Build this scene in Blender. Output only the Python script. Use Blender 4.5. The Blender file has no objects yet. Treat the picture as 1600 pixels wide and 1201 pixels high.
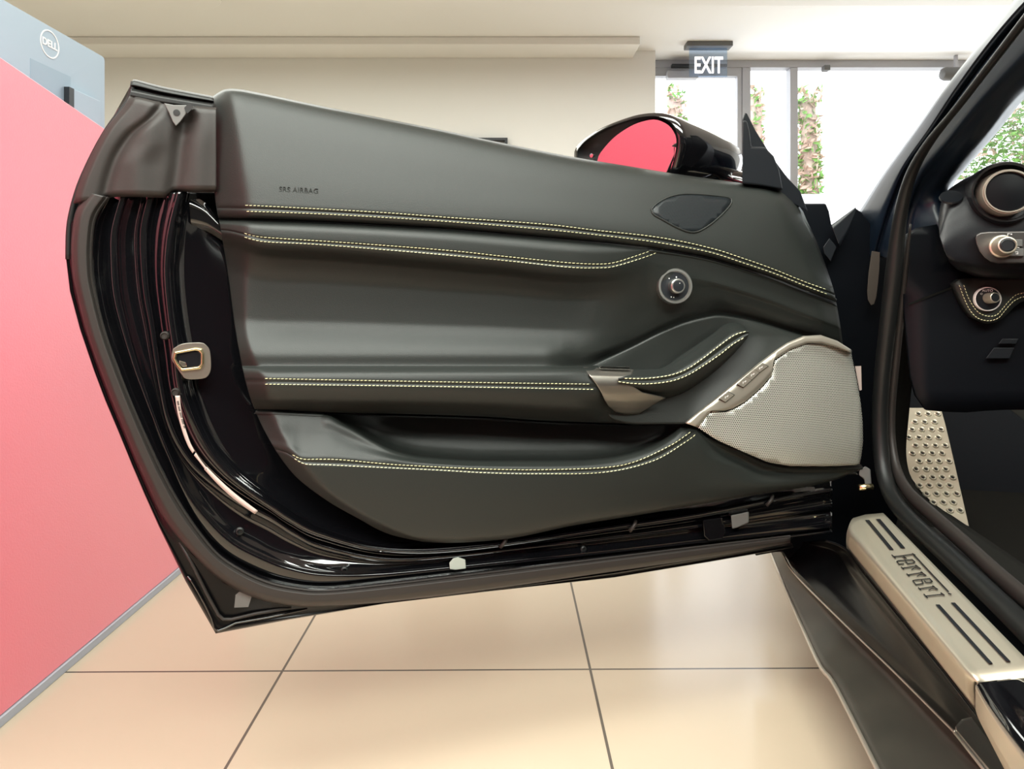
import bpy, bmesh, math, random
import numpy as np
from mathutils import Vector, Matrix
random.seed(7)
SC = bpy.context.scene
COL = SC.collection

# ------------------------------------------------------------------ camera, world, light
F = 1050.0
HZ = 453.0
CAMZ = 0.75
cam = bpy.data.cameras.new('camera')
camo = bpy.data.objects.new('camera', cam); COL.objects.link(camo)
camo.location = (0, 0, CAMZ)
camo.rotation_euler = (math.pi / 2, 0, 0)
cam.sensor_width = 36; cam.sensor_fit = 'HORIZONTAL'
cam.lens = F / 1600 * 36
cam.shift_y = -(600.5 - HZ) / 1600
cam.clip_start = 0.02
SC.camera = camo
SC.view_settings.view_transform = 'Standard'
SC.view_settings.look = 'None'
SC.view_settings.gamma = 1
SC.view_settings.exposure = 0.36
w = bpy.data.worlds.new('world'); SC.world = w; w.use_nodes = True
bg = w.node_tree.nodes['Background']
bg.inputs[0].default_value = (0.93, 0.97, 1.0, 1); bg.inputs[1].default_value = 2.6


def area(name, loc, size, sizey, power, color, rot=(0, 0, 0)):
    l = bpy.data.lights.new(name, 'AREA'); l.shape = 'RECTANGLE'
    l.size = size; l.size_y = sizey; l.energy = power; l.color = color
    o = bpy.data.objects.new(name, l); o.location = loc; o.rotation_euler = rot
    COL.objects.link(o); return o


area('ceiling_light_rear', (0.0, -1.3, 2.5), 3.6, 1.0, 190, (0.95, 1.0, 0.92))
area('ceiling_light_left', (-1.9, 3.0, 2.40), 2.6, 1.6, 54, (0.97, 1.0, 0.93))
area('ceiling_light_centre', (-0.1, 0.3, 2.5), 2.6, 0.5, 62, (0.95, 1.0, 0.92))
area('ceiling_light_back', (0.9, 3.4, 2.40), 2.6, 1.0, 34, (0.97, 1.0, 0.95))
area('daylight_window', (3.9, 5.05, 1.35), 4.4, 2.2, 38, (0.82, 0.91, 1.0), (math.radians(-90), 0, 0))

# ------------------------------------------------------------------ geometry of the place
DA, DB = 0.997, 0.295
DK = math.sqrt(1 + DB * DB)
CF = Vector((0.198, 0.980, 0)); CR = Vector((0.980, -0.198, 0))


def ray(px, py):
    return Vector(((px - 800) / F, 1.0, -(py - HZ) / F))


def D(px, py, d=0.0):            # point on the open door, d metres towards the cabin side
    r = ray(px, py)
    t = (-DA / DK + d) / ((DB * r.x - r.y) / DK)
    return Vector((r.x * t, t, CAMZ + r.z * t))


def AT(px, py, Y):
    r = ray(px, py) * Y
    return Vector((r.x, r.y, CAMZ + r.z))


def CZ(px, py, z):               # point on a horizontal level of the car body
    r = ray(px, py); t = (z - CAMZ) / r.z
    return Vector((r.x * t, t, z))


def CS(px, py, s):               # point on a plane parallel to the car side
    r = ray(px, py); t = s / (r.x * CR.x + r.y * CR.y)
    return Vector((r.x * t, t, CAMZ + r.z * t))


def CT(px, py, tt):              # point on a plane across the car
    r = ray(px, py); t = tt / (r.x * CF.x + r.y * CF.y)
    return Vector((r.x * t, t, CAMZ + r.z * t))


def RP(px, py, p0, n):
    r = ray(px, py); c = Vector((0, 0, CAMZ))
    t = (p0 - c).dot(n) / r.dot(n)
    return c + r * t


# ------------------------------------------------------------------ materials
def mat(name, col, rough=0.5, metal=0.0, spec=0.5, coat=0.0, coatr=0.05, bump=0, bscale=400, sheen=0, emis=None, es=0, var=0, vscale=5, col2=None):
    m = bpy.data.materials.new(name); m.use_nodes = True
    nt = m.node_tree; b = nt.nodes['Principled BSDF']
    b.inputs['Base Color'].default_value = (*col, 1)
    b.inputs['Roughness'].default_value = rough
    b.inputs['Metallic'].default_value = metal
    b.inputs['Specular IOR Level'].default_value = spec
    b.inputs['Coat Weight'].default_value = coat
    b.inputs['Coat Roughness'].default_value = coatr
    if sheen:
        b.inputs['Sheen Weight'].default_value = sheen
    if emis:
        b.inputs['Emission Color'].default_value = (*emis, 1); b.inputs['Emission Strength'].default_value = es
    tc = nt.nodes.new('ShaderNodeTexCoord')
    if bump:
        n = nt.nodes.new('ShaderNodeTexNoise'); n.inputs['Scale'].default_value = bscale
        n.inputs['Detail'].default_value = 3
        nt.links.new(tc.outputs['Object'], n.inputs['Vector'])
        bp = nt.nodes.new('ShaderNodeBump'); bp.inputs['Strength'].default_value = bump
        bp.inputs['Distance'].default_value = 0.001
        nt.links.new(n.outputs[0], bp.inputs['Height']); nt.links.new(bp.outputs[0], b.inputs['Normal'])
    if col2:
        n = nt.nodes.new('ShaderNodeTexNoise'); n.inputs['Scale'].default_value = vscale
        n.inputs['Detail'].default_value = 4
        nt.links.new(tc.outputs['Object'], n.inputs['Vector'])
        r = nt.nodes.new('ShaderNodeValToRGB')
        r.color_ramp.elements[0].position = 0.35; r.color_ramp.elements[1].position = 0.65
        r.color_ramp.elements[0].color = (*col, 1); r.color_ramp.elements[1].color = (*col2, 1)
        nt.links.new(n.outputs[0], r.inputs[0]); nt.links.new(r.outputs[0], b.inputs['Base Color'])
    return m


M = {}
M['leather'] = mat('black_leather', (0.014, 0.0165, 0.0148), 0.46, spec=0.44, bump=0.25, bscale=900)
M['paint'] = mat('black_gloss_paint', (0.004, 0.004, 0.005), 0.06, spec=0.6, coat=1.0, coatr=0.03)
M['rubber'] = mat('brown_black_rubber', (0.026, 0.022, 0.020), 0.5, spec=0.4, bump=0.1, bscale=300)
M['rubberd'] = mat('dark_rubber', (0.008, 0.009, 0.009), 0.45, spec=0.4)
M['plastic'] = mat('black_plastic', (0.008, 0.010, 0.013), 0.4)
M['softblack'] = mat('dashboard_black', (0.009, 0.010, 0.013), 0.42, bump=0.15, bscale=700)
M['thread'] = mat('yellow_thread', (0.86, 0.84, 0.50), 0.7)
M['alu'] = mat('satin_aluminium', (0.60, 0.60, 0.57), 0.35, metal=1)
M['alub'] = mat('brushed_aluminium', (0.68, 0.63, 0.51), 0.40, metal=0.75, bump=0.03, bscale=500)
M['titan'] = mat('grey_bezel', (0.50, 0.46, 0.39), 0.40, metal=0.7)
M['titand'] = mat('dark_titanium', (0.30, 0.28, 0.25), 0.36, metal=0.9)
M['satin'] = mat('satin_black', (0.003, 0.003, 0.0035), 0.25, spec=0.2)
M['jamb'] = mat('black_jamb', (0.003, 0.004, 0.006), 0.45, spec=0.2)
M['chrome'] = mat('chrome', (0.85, 0.85, 0.83), 0.12, metal=1)
M['mirror'] = mat('mirror_silver', (0.95, 0.95, 0.95), 0.01, metal=1)
M['brass'] = mat('pale_gold_zinc', (0.80, 0.70, 0.42), 0.25, metal=1)
M['white'] = mat('white_print', (0.85, 0.85, 0.83), 0.5)
M['label'] = mat('label_pink_white', (0.50, 0.40, 0.36), 0.5)
M['ink'] = mat('dark_ink', (0.008, 0.008, 0.008), 0.6)
M['carpet'] = mat('black_carpet', (0.012, 0.0115, 0.010), 0.95, spec=0.1, bump=1.0, bscale=1200)
M['carbon'] = mat('dark_skirt', (0.035, 0.034, 0.028), 0.42, spec=0.4, col2=(0.05, 0.047, 0.038), vscale=9)
M['wall'] = mat('cream_wall', (0.82, 0.81, 0.775), 0.8)
M['ceil'] = mat('white_ceiling', (0.82, 0.80, 0.76), 0.85)
M['frame'] = mat('grey_window_frame', (0.42, 0.42, 0.44), 0.45, metal=0.3)
M['red'] = mat('red_panel', (0.74, 0.055, 0.115), 0.40, spec=1.0, coat=0.7, coatr=0.42, bump=0.35, bscale=260, sheen=0.5)
M['kick'] = mat('blue_grey_kick', (0.36, 0.38, 0.43), 0.4)
M['screenback'] = mat('silver_blue_plastic', (0.33, 0.42, 0.50), 0.4)
M['screenpatch'] = mat('silver_blue_plastic_dull', (0.27, 0.36, 0.44), 0.5)
M['greyplate'] = mat('grey_plate', (0.13, 0.13, 0.125), 0.5)
M['wood'] = mat('desk_core', (0.5, 0.48, 0.46), 0.5)
M['outwall'] = mat('white_render', (0.9, 0.9, 0.9), 0.8)
M['bark'] = mat('pinkish_bark', (0.50, 0.36, 0.30), 0.9, col2=(0.62, 0.50, 0.42), vscale=6)
M['leafg'] = mat('green_leaf', (0.16, 0.36, 0.06), 0.6)
M['leafp'] = mat('dry_pinkish_leaf', (0.60, 0.42, 0.33), 0.7)


def perforated(name, col, rough, metal, p, rr):
    m = mat(name, col, rough, metal); nt = m.node_tree; b = nt.nodes['Principled BSDF']
    tc = nt.nodes.new('ShaderNodeTexCoord'); sx = nt.nodes.new('ShaderNodeSeparateXYZ')
    nt.links.new(tc.outputs['Object'], sx.inputs[0])

    def mth(op, a, bb=None):
        n = nt.nodes.new('ShaderNodeMath'); n.operation = op
        for i, v in enumerate((a, bb)):
            if v is None: continue
            if isinstance(v, (int, float)): n.inputs[i].default_value = v
            else: nt.links.new(v, n.inputs[i])
        return n.outputs[0]
    u = mth('ADD', mth('MULTIPLY', sx.outputs[0], 1 / DK / p), mth('MULTIPLY', sx.outputs[1], DB / DK / p))
    v = mth('MULTIPLY', sx.outputs[2], 1 / (1.732 * p))

    def lat(o):
        a = mth('SUBTRACT', mth('FRACT', mth('ADD', u, 50 + o)), 0.5)
        c = mth('MULTIPLY', mth('SUBTRACT', mth('FRACT', mth('ADD', v, 50 + o)), 0.5), 1.732)
        return mth('SQRT', mth('ADD', mth('MULTIPLY', a, a), mth('MULTIPLY', c, c)))
    dm = mth('MINIMUM', lat(0), lat(0.5))
    k = mth('GREATER_THAN', dm, rr)
    mx = nt.nodes.new('ShaderNodeMix'); mx.data_type = 'RGBA'
    nt.links.new(k, mx.inputs[0]); mx.inputs[6].default_value = (0.004, 0.004, 0.004, 1); mx.inputs[7].default_value = (*col, 1)
    nt.links.new(mx.outputs[2], b.inputs['Base Color'])
    nt.links.new(mth('MULTIPLY', k, metal), b.inputs['Metallic'])
    nt.links.new(mth('MULTIPLY', k, 0.5), b.inputs['Specular IOR Level'])
    return m


M['grille'] = perforated('perforated_grille', (0.80, 0.80, 0.73), 0.45, 0.6, 0.0035, 0.30)
M['tweeter'] = perforated('perforated_tweeter', (0.013, 0.017, 0.020), 0.4, 0.0, 0.0026, 0.30)


def glassmat(name, tint=(1, 1, 1), refl=0.06):
    m = bpy.data.materials.new(name); m.use_nodes = True; nt = m.node_tree
    nt.nodes.remove(nt.nodes['Principled BSDF'])
    t = nt.nodes.new('ShaderNodeBsdfTransparent'); t.inputs[0].default_value = (*tint, 1)
    g = nt.nodes.new('ShaderNodeBsdfGlossy'); g.inputs['Roughness'].default_value = 0.02
    x = nt.nodes.new('ShaderNodeMixShader'); x.inputs[0].default_value = refl
    nt.links.new(t.outputs[0], x.inputs[1]); nt.links.new(g.outputs[0], x.inputs[2])
    nt.links.new(x.outputs[0], nt.nodes['Material Output'].inputs[0]); return m


M['glass'] = glassmat('clear_glass')
M['signglass'] = glassmat('sign_glass', (0.72, 0.82, 0.95), 0.1)
M['exitletter'] = mat('exit_letters', (0.95, 0.9, 0.88), 0.4, emis=(1, 0.93, 0.9), es=1.0)


def tilemat():
    m = mat('beige_floor_tile', (0.60, 0.50, 0.37), 0.16, spec=0.5); nt = m.node_tree; b = nt.nodes['Principled BSDF']
    tc = nt.nodes.new('ShaderNodeTexCoord')
    mp = nt.nodes.new('ShaderNodeMapping'); mp.inputs['Rotation'].default_value = (0, 0, math.radians(-0.55))
    nt.links.new(tc.outputs['Object'], mp.inputs[0])
    mp.inputs['Location'].default_value = (TX, TY, 0)
    br = nt.nodes.new('ShaderNodeTexBrick'); br.offset = 0; br.squash = 1
    br.inputs['Scale'].default_value = 1
    br.inputs['Brick Width'].default_value = 0.607; br.inputs['Row Height'].default_value = 0.607
    br.inputs['Mortar Size'].default_value = 0.0026; br.inputs['Mortar Smooth'].default_value = 0.1
    br.inputs['Color1'].default_value = (0.50, 0.415, 0.31, 1); br.inputs['Color2'].default_value = (0.475, 0.395, 0.295, 1)
    br.inputs['Mortar'].default_value = (0.09, 0.075, 0.06, 1)
    nt.links.new(mp.outputs[0], br.inputs['Vector'])
    n = nt.nodes.new('ShaderNodeTexNoise'); n.inputs['Scale'].default_value = 2.2; n.inputs['Detail'].default_value = 5
    nt.links.new(tc.outputs['Object'], n.inputs['Vector'])
    mx = nt.nodes.new('ShaderNodeMix'); mx.data_type = 'RGBA'; mx.blend_type = 'MULTIPLY'
    mx.inputs[0].default_value = 0.25
    nt.links.new(br.outputs[0], mx.inputs[6])
    r = nt.nodes.new('ShaderNodeValToRGB'); r.color_ramp.elements[0].color = (0.72, 0.72, 0.74, 1); r.color_ramp.elements[1].color = (1, 1, 1, 1)
    nt.links.new(n.outputs[0], r.inputs[0]); nt.links.new(r.outputs[0], mx.inputs[7])
    nt.links.new(mx.outputs[2], b.inputs['Base Color'])
    rr = nt.nodes.new('ShaderNodeMapRange'); rr.inputs['To Min'].default_value = 0.10; rr.inputs['To Max'].default_value = 0.24
    nt.links.new(n.outputs[0], rr.inputs[0]); nt.links.new(rr.outputs[0], b.inputs['Roughness'])
    return m


# ------------------------------------------------------------------ object helpers
def link(name, me, m=None, parent=None, smooth=False):
    o = bpy.data.objects.new(name, me)
    if m is not None: me.materials.append(m)
    if smooth:
        for p in me.polygons: p.use_smooth = True
    COL.objects.link(o)
    if parent is not None:
        o.parent = parent
        if parent.type == 'EMPTY':
            o.matrix_parent_inverse = Matrix.Translation(-Vector(parent.location))
    return o


def mesh(name, verts, faces, m=None, parent=None, smooth=False):
    me = bpy.data.meshes.new(name); me.from_pydata([tuple(v) for v in verts], [], faces)
    me.validate(); me.update()
    return link(name, me, m, parent, smooth)


def frombm(name, bm, m=None, parent=None, smooth=False):
    me = bpy.data.meshes.new(name); bm.to_mesh(me); bm.free(); return link(name, me, m, parent, smooth)


def thing(name, label, cat, loc=(0, 0, 0), group=None):
    o = bpy.data.objects.new(name, None); o.location = loc; COL.objects.link(o)
    o['label'] = label; o['category'] = cat
    if group: o['group'] = group
    return o


def tag(o, label, cat, group=None):
    o['label'] = label; o['category'] = cat
    if group: o['group'] = group
    return o


def struct(o): o['kind'] = 'structure'; return o


def solid(o, th, bev=0.0, seg=2):
    s = o.modifiers.new('solid', 'SOLIDIFY'); s.thickness = th; s.offset = -1
    if bev:
        b = o.modifiers.new('bev', 'BEVEL'); b.width = bev; b.segments = seg; b.limit_method = 'ANGLE'; b.angle_limit = math.radians(40)
    return o


def face_cam(P):                 # is the grid's face order turned to the camera
    R, C = len(P), len(P[0])
    a = 0
    for r in range(0, R - 1, max(1, R // 6)):
        for c in range(0, C - 1, max(1, C // 6)):
            n = (P[r][c + 1] - P[r][c]).cross(P[r + 1][c] - P[r][c])
            a += n.dot(Vector((0, 0, CAMZ)) - P[r][c])
    return a > 0


def gridmesh(name, P, m=None, parent=None, closed=False, thick=0, smooth=True):
    R, C = len(P), len(P[0]); vs = [p for row in P for p in row]; fs = []
    fl = face_cam(P)
    for r in range(R - 1):
        for c in range(C - 1 if not closed else C):
            c2 = (c + 1) % C
            q = (r * C + c, r * C + c2, (r + 1) * C + c2, (r + 1) * C + c)
            fs.append(q if fl else q[::-1])
    o = mesh(name, vs, fs, m, parent, smooth)
    if thick: solid(o, thick)
    return o


def pch(xs, ys):                 # monotone cubic through points, dense lookup
    xs = np.array(xs, float); ys = np.array(ys, float)
    o = np.argsort(xs); xs = xs[o]; ys = ys[o]
    X = np.linspace(xs[0], xs[-1], 1200)
    if len(xs) < 3: return lambda x: np.interp(x, xs, ys)
    h = np.diff(xs); dl = np.diff(ys) / h; m = np.zeros(len(xs))
    for i in range(1, len(xs) - 1):
        if dl[i - 1] * dl[i] > 0:
            w1 = 2 * h[i] + h[i - 1]; w2 = h[i] + 2 * h[i - 1]
            m[i] = (w1 + w2) / (w1 / dl[i - 1] + w2 / dl[i])
    m[0] = dl[0]; m[-1] = dl[-1]
    k = np.clip(np.searchsorted(xs, X) - 1, 0, len(xs) - 2); t = (X - xs[k]) / h[k]
    Yv = (2 * t**3 - 3 * t**2 + 1) * ys[k] + (t**3 - 2 * t**2 + t) * h[k] * m[k] + (-2 * t**3 + 3 * t**2) * ys[k + 1] + (t**3 - t**2) * h[k] * m[k + 1]
    return lambda x: np.interp(x, X, Yv)


def cv(pts): return pch([p[0] for p in pts], [p[1] for p in pts])


def hfield(guides):
    """guides: list of (y(x) function, d(x) function or number), top to bottom -> h(x, y)"""
    def h(x, y):
        x = np.atleast_1d(np.asarray(x, float)); y = np.atleast_1d(np.asarray(y, float)) + 0 * x
        Y = np.array([g[0](x) + 0 * x for g in guides]); Dv = np.array([(g[1](x) if callable(g[1]) else g[1]) + 0 * x for g in guides])
        for k in range(1, len(Y)): Y[k] = np.maximum(Y[k], Y[k - 1] + 0.4)
        G = len(Y); H = np.diff(Y, axis=0); dl = np.diff(Dv, axis=0) / H; m = np.zeros_like(Y)
        for i in range(1, G - 1):
            ok = dl[i - 1] * dl[i] > 0
            w1 = 2 * H[i] + H[i - 1]; w2 = H[i] + 2 * H[i - 1]
            with np.errstate(divide='ignore', invalid='ignore'):
                v = (w1 + w2) / (w1 / dl[i - 1] + w2 / dl[i])
            m[i] = np.where(ok, v, 0)
        m[0] = dl[0]; m[-1] = dl[-1]
        yy = np.clip(y, Y[0], Y[-1]); k = np.clip((yy[None, :] >= Y).sum(0) - 1, 0, G - 2)
        ar = np.arange(len(x)); t = (yy - Y[k, ar]) / H[k, ar]; hh = H[k, ar]
        return (2 * t**3 - 3 * t**2 + 1) * Dv[k, ar] + (t**3 - 2 * t**2 + t) * hh * m[k, ar] + (-2 * t**3 + 3 * t**2) * Dv[k + 1, ar] + (t**3 - t**2) * hh * m[k + 1, ar]
    return h


def patch(name, xl, xr, guides, m, parent, ncol=200, step=4, extra=None, leftdense=True, thick=0.004):
    hf = hfield(guides)
    def H(x, y):
        v = hf(x, y)
        if extra is not None: v = v + extra(np.atleast_1d(x), np.atleast_1d(y))
        return v
    s = np.linspace(0, 1, ncol)
    if leftdense: s = 0.45 * s + 0.55 * s**2
    xs = np.linspace(xl(400) if callable(xl) else xl, xr(400), 60)
    P = []
    G = len(guides)
    for k in range(G - 1):
        gap = float(np.max(guides[k + 1][0](xs) - guides[k][0](xs)))
        n = max(1, int(math.ceil(gap / step)))
        for f in range(n + (1 if k == G - 2 else 0)):
            f = f / n; x = np.full(ncol, 600.0)
            for _ in range(10):
                ya = guides[k][0](x); yb = np.maximum(guides[k + 1][0](x), ya + 0.4)
                y = (1 - f) * ya + f * yb; x = xl(y) + (xr(y) - xl(y)) * s
            d = H(x, y)
            P.append([D(x[i], y[i], d[i]) for i in range(ncol)])
    o = gridmesh(name, P, m, parent, thick=thick)
    return o, H


def resample(pts, n, smooth=True):
    p = [np.array(q, float) for q in pts]
    if smooth and len(p) > 2:
        out = []
        for i in range(len(p) - 1):
            a = p[max(i - 1, 0)]; b = p[i]; c = p[i + 1]; d = p[min(i + 2, len(p) - 1)]
            for t in np.linspace(0, 1, 12, endpoint=False):
                out.append(0.5 * ((2 * b) + (-a + c) * t + (2 * a - 5 * b + 4 * c - d) * t * t + (-a + 3 * b - 3 * c + d) * t**3))
        out.append(p[-1]); p = out
    p = np.array(p); L = np.r_[0, np.cumsum(np.linalg.norm(np.diff(p, axis=0), axis=1))]
    t = np.linspace(0, L[-1], n)
    return np.stack([np.interp(t, L, p[:, k]) for k in range(p.shape[1])], 1)


def paired(pts, sub, smooth=True):     # keeps station correspondence
    p = [np.array(q, float) for q in pts]; out = []
    for i in range(len(p) - 1):
        a = p[max(i - 1, 0)]; b = p[i]; c = p[i + 1]; d = p[min(i + 2, len(p) - 1)]
        for t in np.linspace(0, 1, sub, endpoint=False):
            if smooth: out.append(0.5 * ((2 * b) + (-a + c) * t + (2 * a - 5 * b + 4 * c - d) * t * t + (-a + 3 * b - 3 * c + d) * t**3))
            else: out.append(b + (c - b) * t)
    out.append(p[-1]); return np.array(out)


def railloft(name, rails, m, parent, sub=8, cross=5, smooth=True, proj=D, thick=0, closed=False):
    """rails: list of (px points, depth); same number of points each"""
    A = [paired(r[0], sub, smooth if len(r) < 3 else r[2]) for r in rails]; d = [r[1] for r in rails]
    N = len(A[0]); P = []
    K = len(rails)
    tt = np.arange(K, dtype=float)
    fd = pch(tt, d) if K > 2 else (lambda x: np.interp(x, tt, d))
    for k in range(K - 1):
        for f in range(cross + (1 if k == K - 2 else 0)):
            u = f / cross; q = A[k] * (1 - u) + A[k + 1] * u; dd = float(fd(k + u))
            P.append([proj(q[i][0], q[i][1], dd) for i in range(N)])
    return gridmesh(name, P, m, parent, thick=thick)


def mix(a, b, t): return [(p[0] * (1 - t) + q[0] * t, p[1] * (1 - t) + q[1] * t) for p, q in zip(a, b)]


def tube(name, pts, r, m, parent, seg=10, sq=1.0, caps=True, radii=None):
    P = [Vector(p) for p in pts]; rows = []; up = Vector((0, 0, 1)); prev = None
    for i, p in enumerate(P):
        t = (P[min(i + 1, len(P) - 1)] - P[max(i - 1, 0)]).normalized()
        if prev is None:
            a = t.cross(up) if abs(t.z) < 0.95 else t.cross(Vector((0, 1, 0)))
        else: a = prev - t * prev.dot(t)
        a.normalize(); prev = a; b = t.cross(a); rr = radii[i] if radii else r
        rows.append([p + (a * math.cos(g) * rr + b * math.sin(g) * rr * sq) for g in [2 * math.pi * k / seg for k in range(seg)]])
    vs = [v for row in rows for v in row]; fs = []
    for i in range(len(rows) - 1):
        for k in range(seg):
            fs.append((i * seg + k, i * seg + (k + 1) % seg, (i + 1) * seg + (k + 1) % seg, (i + 1) * seg + k))
    if caps: fs.append(tuple(range(seg))[::-1]); fs.append(tuple((len(rows) - 1) * seg + k for k in range(seg)))
    return mesh(name, vs, fs, m, parent, True)


def prism(name, front, back, m, parent, bev=0.002, smooth=False):
    """closed prism between two outlines of the same count"""
    n = len(front); bm = bmesh.new()
    a = [bm.verts.new(v) for v in front]; b = [bm.verts.new(v) for v in back]
    bm.faces.new(a); bm.faces.new(b[::-1])
    for i in range(n): bm.faces.new((a[i], b[i], b[(i + 1) % n], a[(i + 1) % n]))
    bmesh.ops.recalc_face_normals(bm, faces=bm.faces)
    bmesh.ops.triangulate(bm, faces=[f for f in bm.faces if len(f.verts) > 4])
    o = frombm(name, bm, m, parent, smooth)
    if bev:
        q = o.modifiers.new('bev', 'BEVEL'); q.width = bev; q.segments = 3; q.limit_method = 'ANGLE'; q.angle_limit = math.radians(35)
    return o


def dprism(name, pts, d0, d1, m, parent, bev=0.002, smooth_outline=0):
    if smooth_outline: pts = list(resample(list(pts) + [pts[0]], smooth_outline)[:-1])
    return prism(name, [D(p[0], p[1], d0) for p in pts], [D(p[0], p[1], d1) for p in pts], m, parent, bev)


def box(name, lo, hi, m, parent=None, bev=0.0):
    x0, y0, z0 = lo; x1, y1, z1 = hi
    vs = [(x0, y0, z0), (x1, y0, z0), (x1, y1, z0), (x0, y1, z0), (x0, y0, z1), (x1, y0, z1), (x1, y1, z1), (x0, y1, z1)]
    o = mesh(name, vs, [(0, 3, 2, 1), (4, 5, 6, 7), (0, 1, 5, 4), (1, 2, 6, 5), (2, 3, 7, 6), (3, 0, 4, 7)], m, parent)
    if bev:
        b = o.modifiers.new('bev', 'BEVEL'); b.width = bev; b.segments = 3
    return o


def carbox(name, s0, s1, t0, t1, z0, z1, m, parent, bev=0.0):
    c = [CR * s + CF * t + Vector((0, 0, z)) for z in (z0, z1) for (s, t) in ((s0, t0), (s1, t0), (s1, t1), (s0, t1))]
    o = mesh(name, c, [(0, 3, 2, 1), (4, 5, 6, 7), (0, 1, 5, 4), (1, 2, 6, 5), (2, 3, 7, 6), (3, 0, 4, 7)], m, parent)
    if bev:
        b = o.modifiers.new('bev', 'BEVEL'); b.width = bev; b.segments = 4
    return o


def frame_of(n):
    n = n.normalized(); a = Vector((0, 0, 1)).cross(n).normalized(); b = n.cross(a); return a, b, n


def lathe(name, c, n, prof, m, parent, seg=40, arc=None):
    """prof: list of (radius, height along n)"""
    a, b, n = frame_of(n); rows = []
    for r, h in prof:
        rows.append([c + n * h + a * (math.cos(g) * r) + b * (math.sin(g) * r) for g in [2 * math.pi * k / seg for k in range(seg)]])
    vs = [v for row in rows for v in row]; fs = []
    for i in range(len(rows) - 1):
        for k in range(seg):
            fs.append((i * seg + k, i * seg + (k + 1) % seg, (i + 1) * seg + (k + 1) % seg, (i + 1) * seg + k))
    fs.append(tuple(range(seg))[::-1]); fs.append(tuple((len(rows) - 1) * seg + k for k in range(seg)))
    o = mesh(name, vs, fs, m, parent, True)
    e = o.modifiers.new('es', 'EDGE_SPLIT'); e.split_angle = math.radians(40)
    return o


def text(name, body, origin, xdir, ydir, size, m, parent, depth=0.0003, align='CENTER', bold=0.0):
    c = bpy.data.curves.new('t', 'FONT'); c.body = body; c.size = size; c.extrude = depth / size * size
    c.align_x = align; c.align_y = 'CENTER'; c.offset = bold
    o = bpy.data.objects.new('t', c); COL.objects.link(o)
    dg = bpy.context.evaluated_depsgraph_get(); me = bpy.data.meshes.new_from_object(o.evaluated_get(dg))
    bpy.data.objects.remove(o)
    z = xdir.cross(ydir)
    mt = Matrix((xdir, ydir, z)).transposed().to_4x4(); mt.translation = origin
    me.transform(mt); me.name = name; me.materials.clear()
    return link(name, me, m, parent)


def stitches(name, curves, hfun, m, parent, period=6.2, dash=4.8, wpx=1.35, off=0.0007, proj=None, slant=0.22):
    """one seam row: short raised thread dashes along each px curve"""
    vs = []; fs = []
    for pts in curves:
        c = resample(pts, 800); L = np.r_[0, np.cumsum(np.linalg.norm(np.diff(c, axis=0), axis=1))]
        n = int(L[-1] / period)
        for k in range(n):
            a = k * period; b = a + dash
            pa = np.array([np.interp(a, L, c[:, 0]), np.interp(a, L, c[:, 1])]); pb = np.array([np.interp(b, L, c[:, 0]), np.interp(b, L, c[:, 1])])
            t = (pb - pa) / np.linalg.norm(pb - pa); nn = np.array([-t[1], t[0]])
            pa = pa + nn * slant; pb = pb - nn * slant
            mid = (pa + pb) / 2
            sec = [(pa, 0.25), (pa * .75 + pb * .25, 1.0), (pa * .25 + pb * .75, 1.0), (pb, 0.25)]
            base = len(vs)
            for q, wd in sec:
                if proj is None:
                    d = float(hfun(q[0], q[1])[0]); pr = D
                else: d = 0; pr = proj
                ww = wpx * 0.5 * wd
                o1, o2 = q + nn * ww, q - nn * ww
                vs += [pr(o1[0], o1[1], d - 0.0004), pr(q[0], q[1], d + off * (0.4 + 0.6 * wd)), pr(o2[0], o2[1], d - 0.0004)]
            for j in range(3):
                for e in range(2):
                    fs.append((base + j * 3 + e, base + j * 3 + e + 1, base + j * 3 + e + 4, base + j * 3 + e + 3))
    return mesh(name, vs, fs, m, parent, True)


# ================================================================== THE ROOM
# floor tiles: joint lines found at these floor points
_a = CZ(443, 1046, 0); _b = CZ(921, 1042, 0)
TX = -_a.x - 0.012; TY = -(_a.y)
M['tile'] = tilemat()
XL, XR, YB, YF, CH = -5.0, 6.6, -6.0, 5.26, 2.53
fl = struct(box('floor', (XL, YB, -0.1), (XR, YF + 0.1, 0.0), M['tile']))
wl = struct(box('wall_left', (XL - 0.12, YB, 0), (XL, 5.0, 3.0), M['wall']))
wr = struct(box('wall_right', (XR, YB, 0), (XR + 0.12, YF + 0.1, 3.0), M['wall']))
wb = struct(box('wall_rear', (XL - 0.12, YB - 0.12, 0), (XR + 0.12, YB, 3.0), mat('taupe_wall', (0.10, 0.095, 0.085), 0.8)))
xw = 224 / F * 5.0
wf = struct(box('wall_front', (XL - 0.12, 5.0, 0), (xw, 5.30, 3.0), M['wall']))
# ceiling with a shallow shadow slot above the cream wall
ce = struct(box('ceiling', (XL - 0.12, YB, CH), (XR + 0.12, YF + 0.1, CH + 0.1), M['ceil']))


def rpanel(name, x0, x1, y0, y1, z0, z1, r, m):
    pts = []
    for cx, cy, a0 in ((x1 - r, y1 - r, 0), (x0 + r, y1 - r, 90), (x0 + r, y0 + r, 180), (x1 - r, y0 + r, 270)):
        for k in range(9):
            a = math.radians(a0 + k * 90 / 8); pts.append((cx + r * math.cos(a), cy + r * math.sin(a)))
    return prism(name, [Vector((p[0], p[1], z0)) for p in pts], [Vector((p[0], p[1], z1)) for p in pts], m, None, 0.01)


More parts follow.
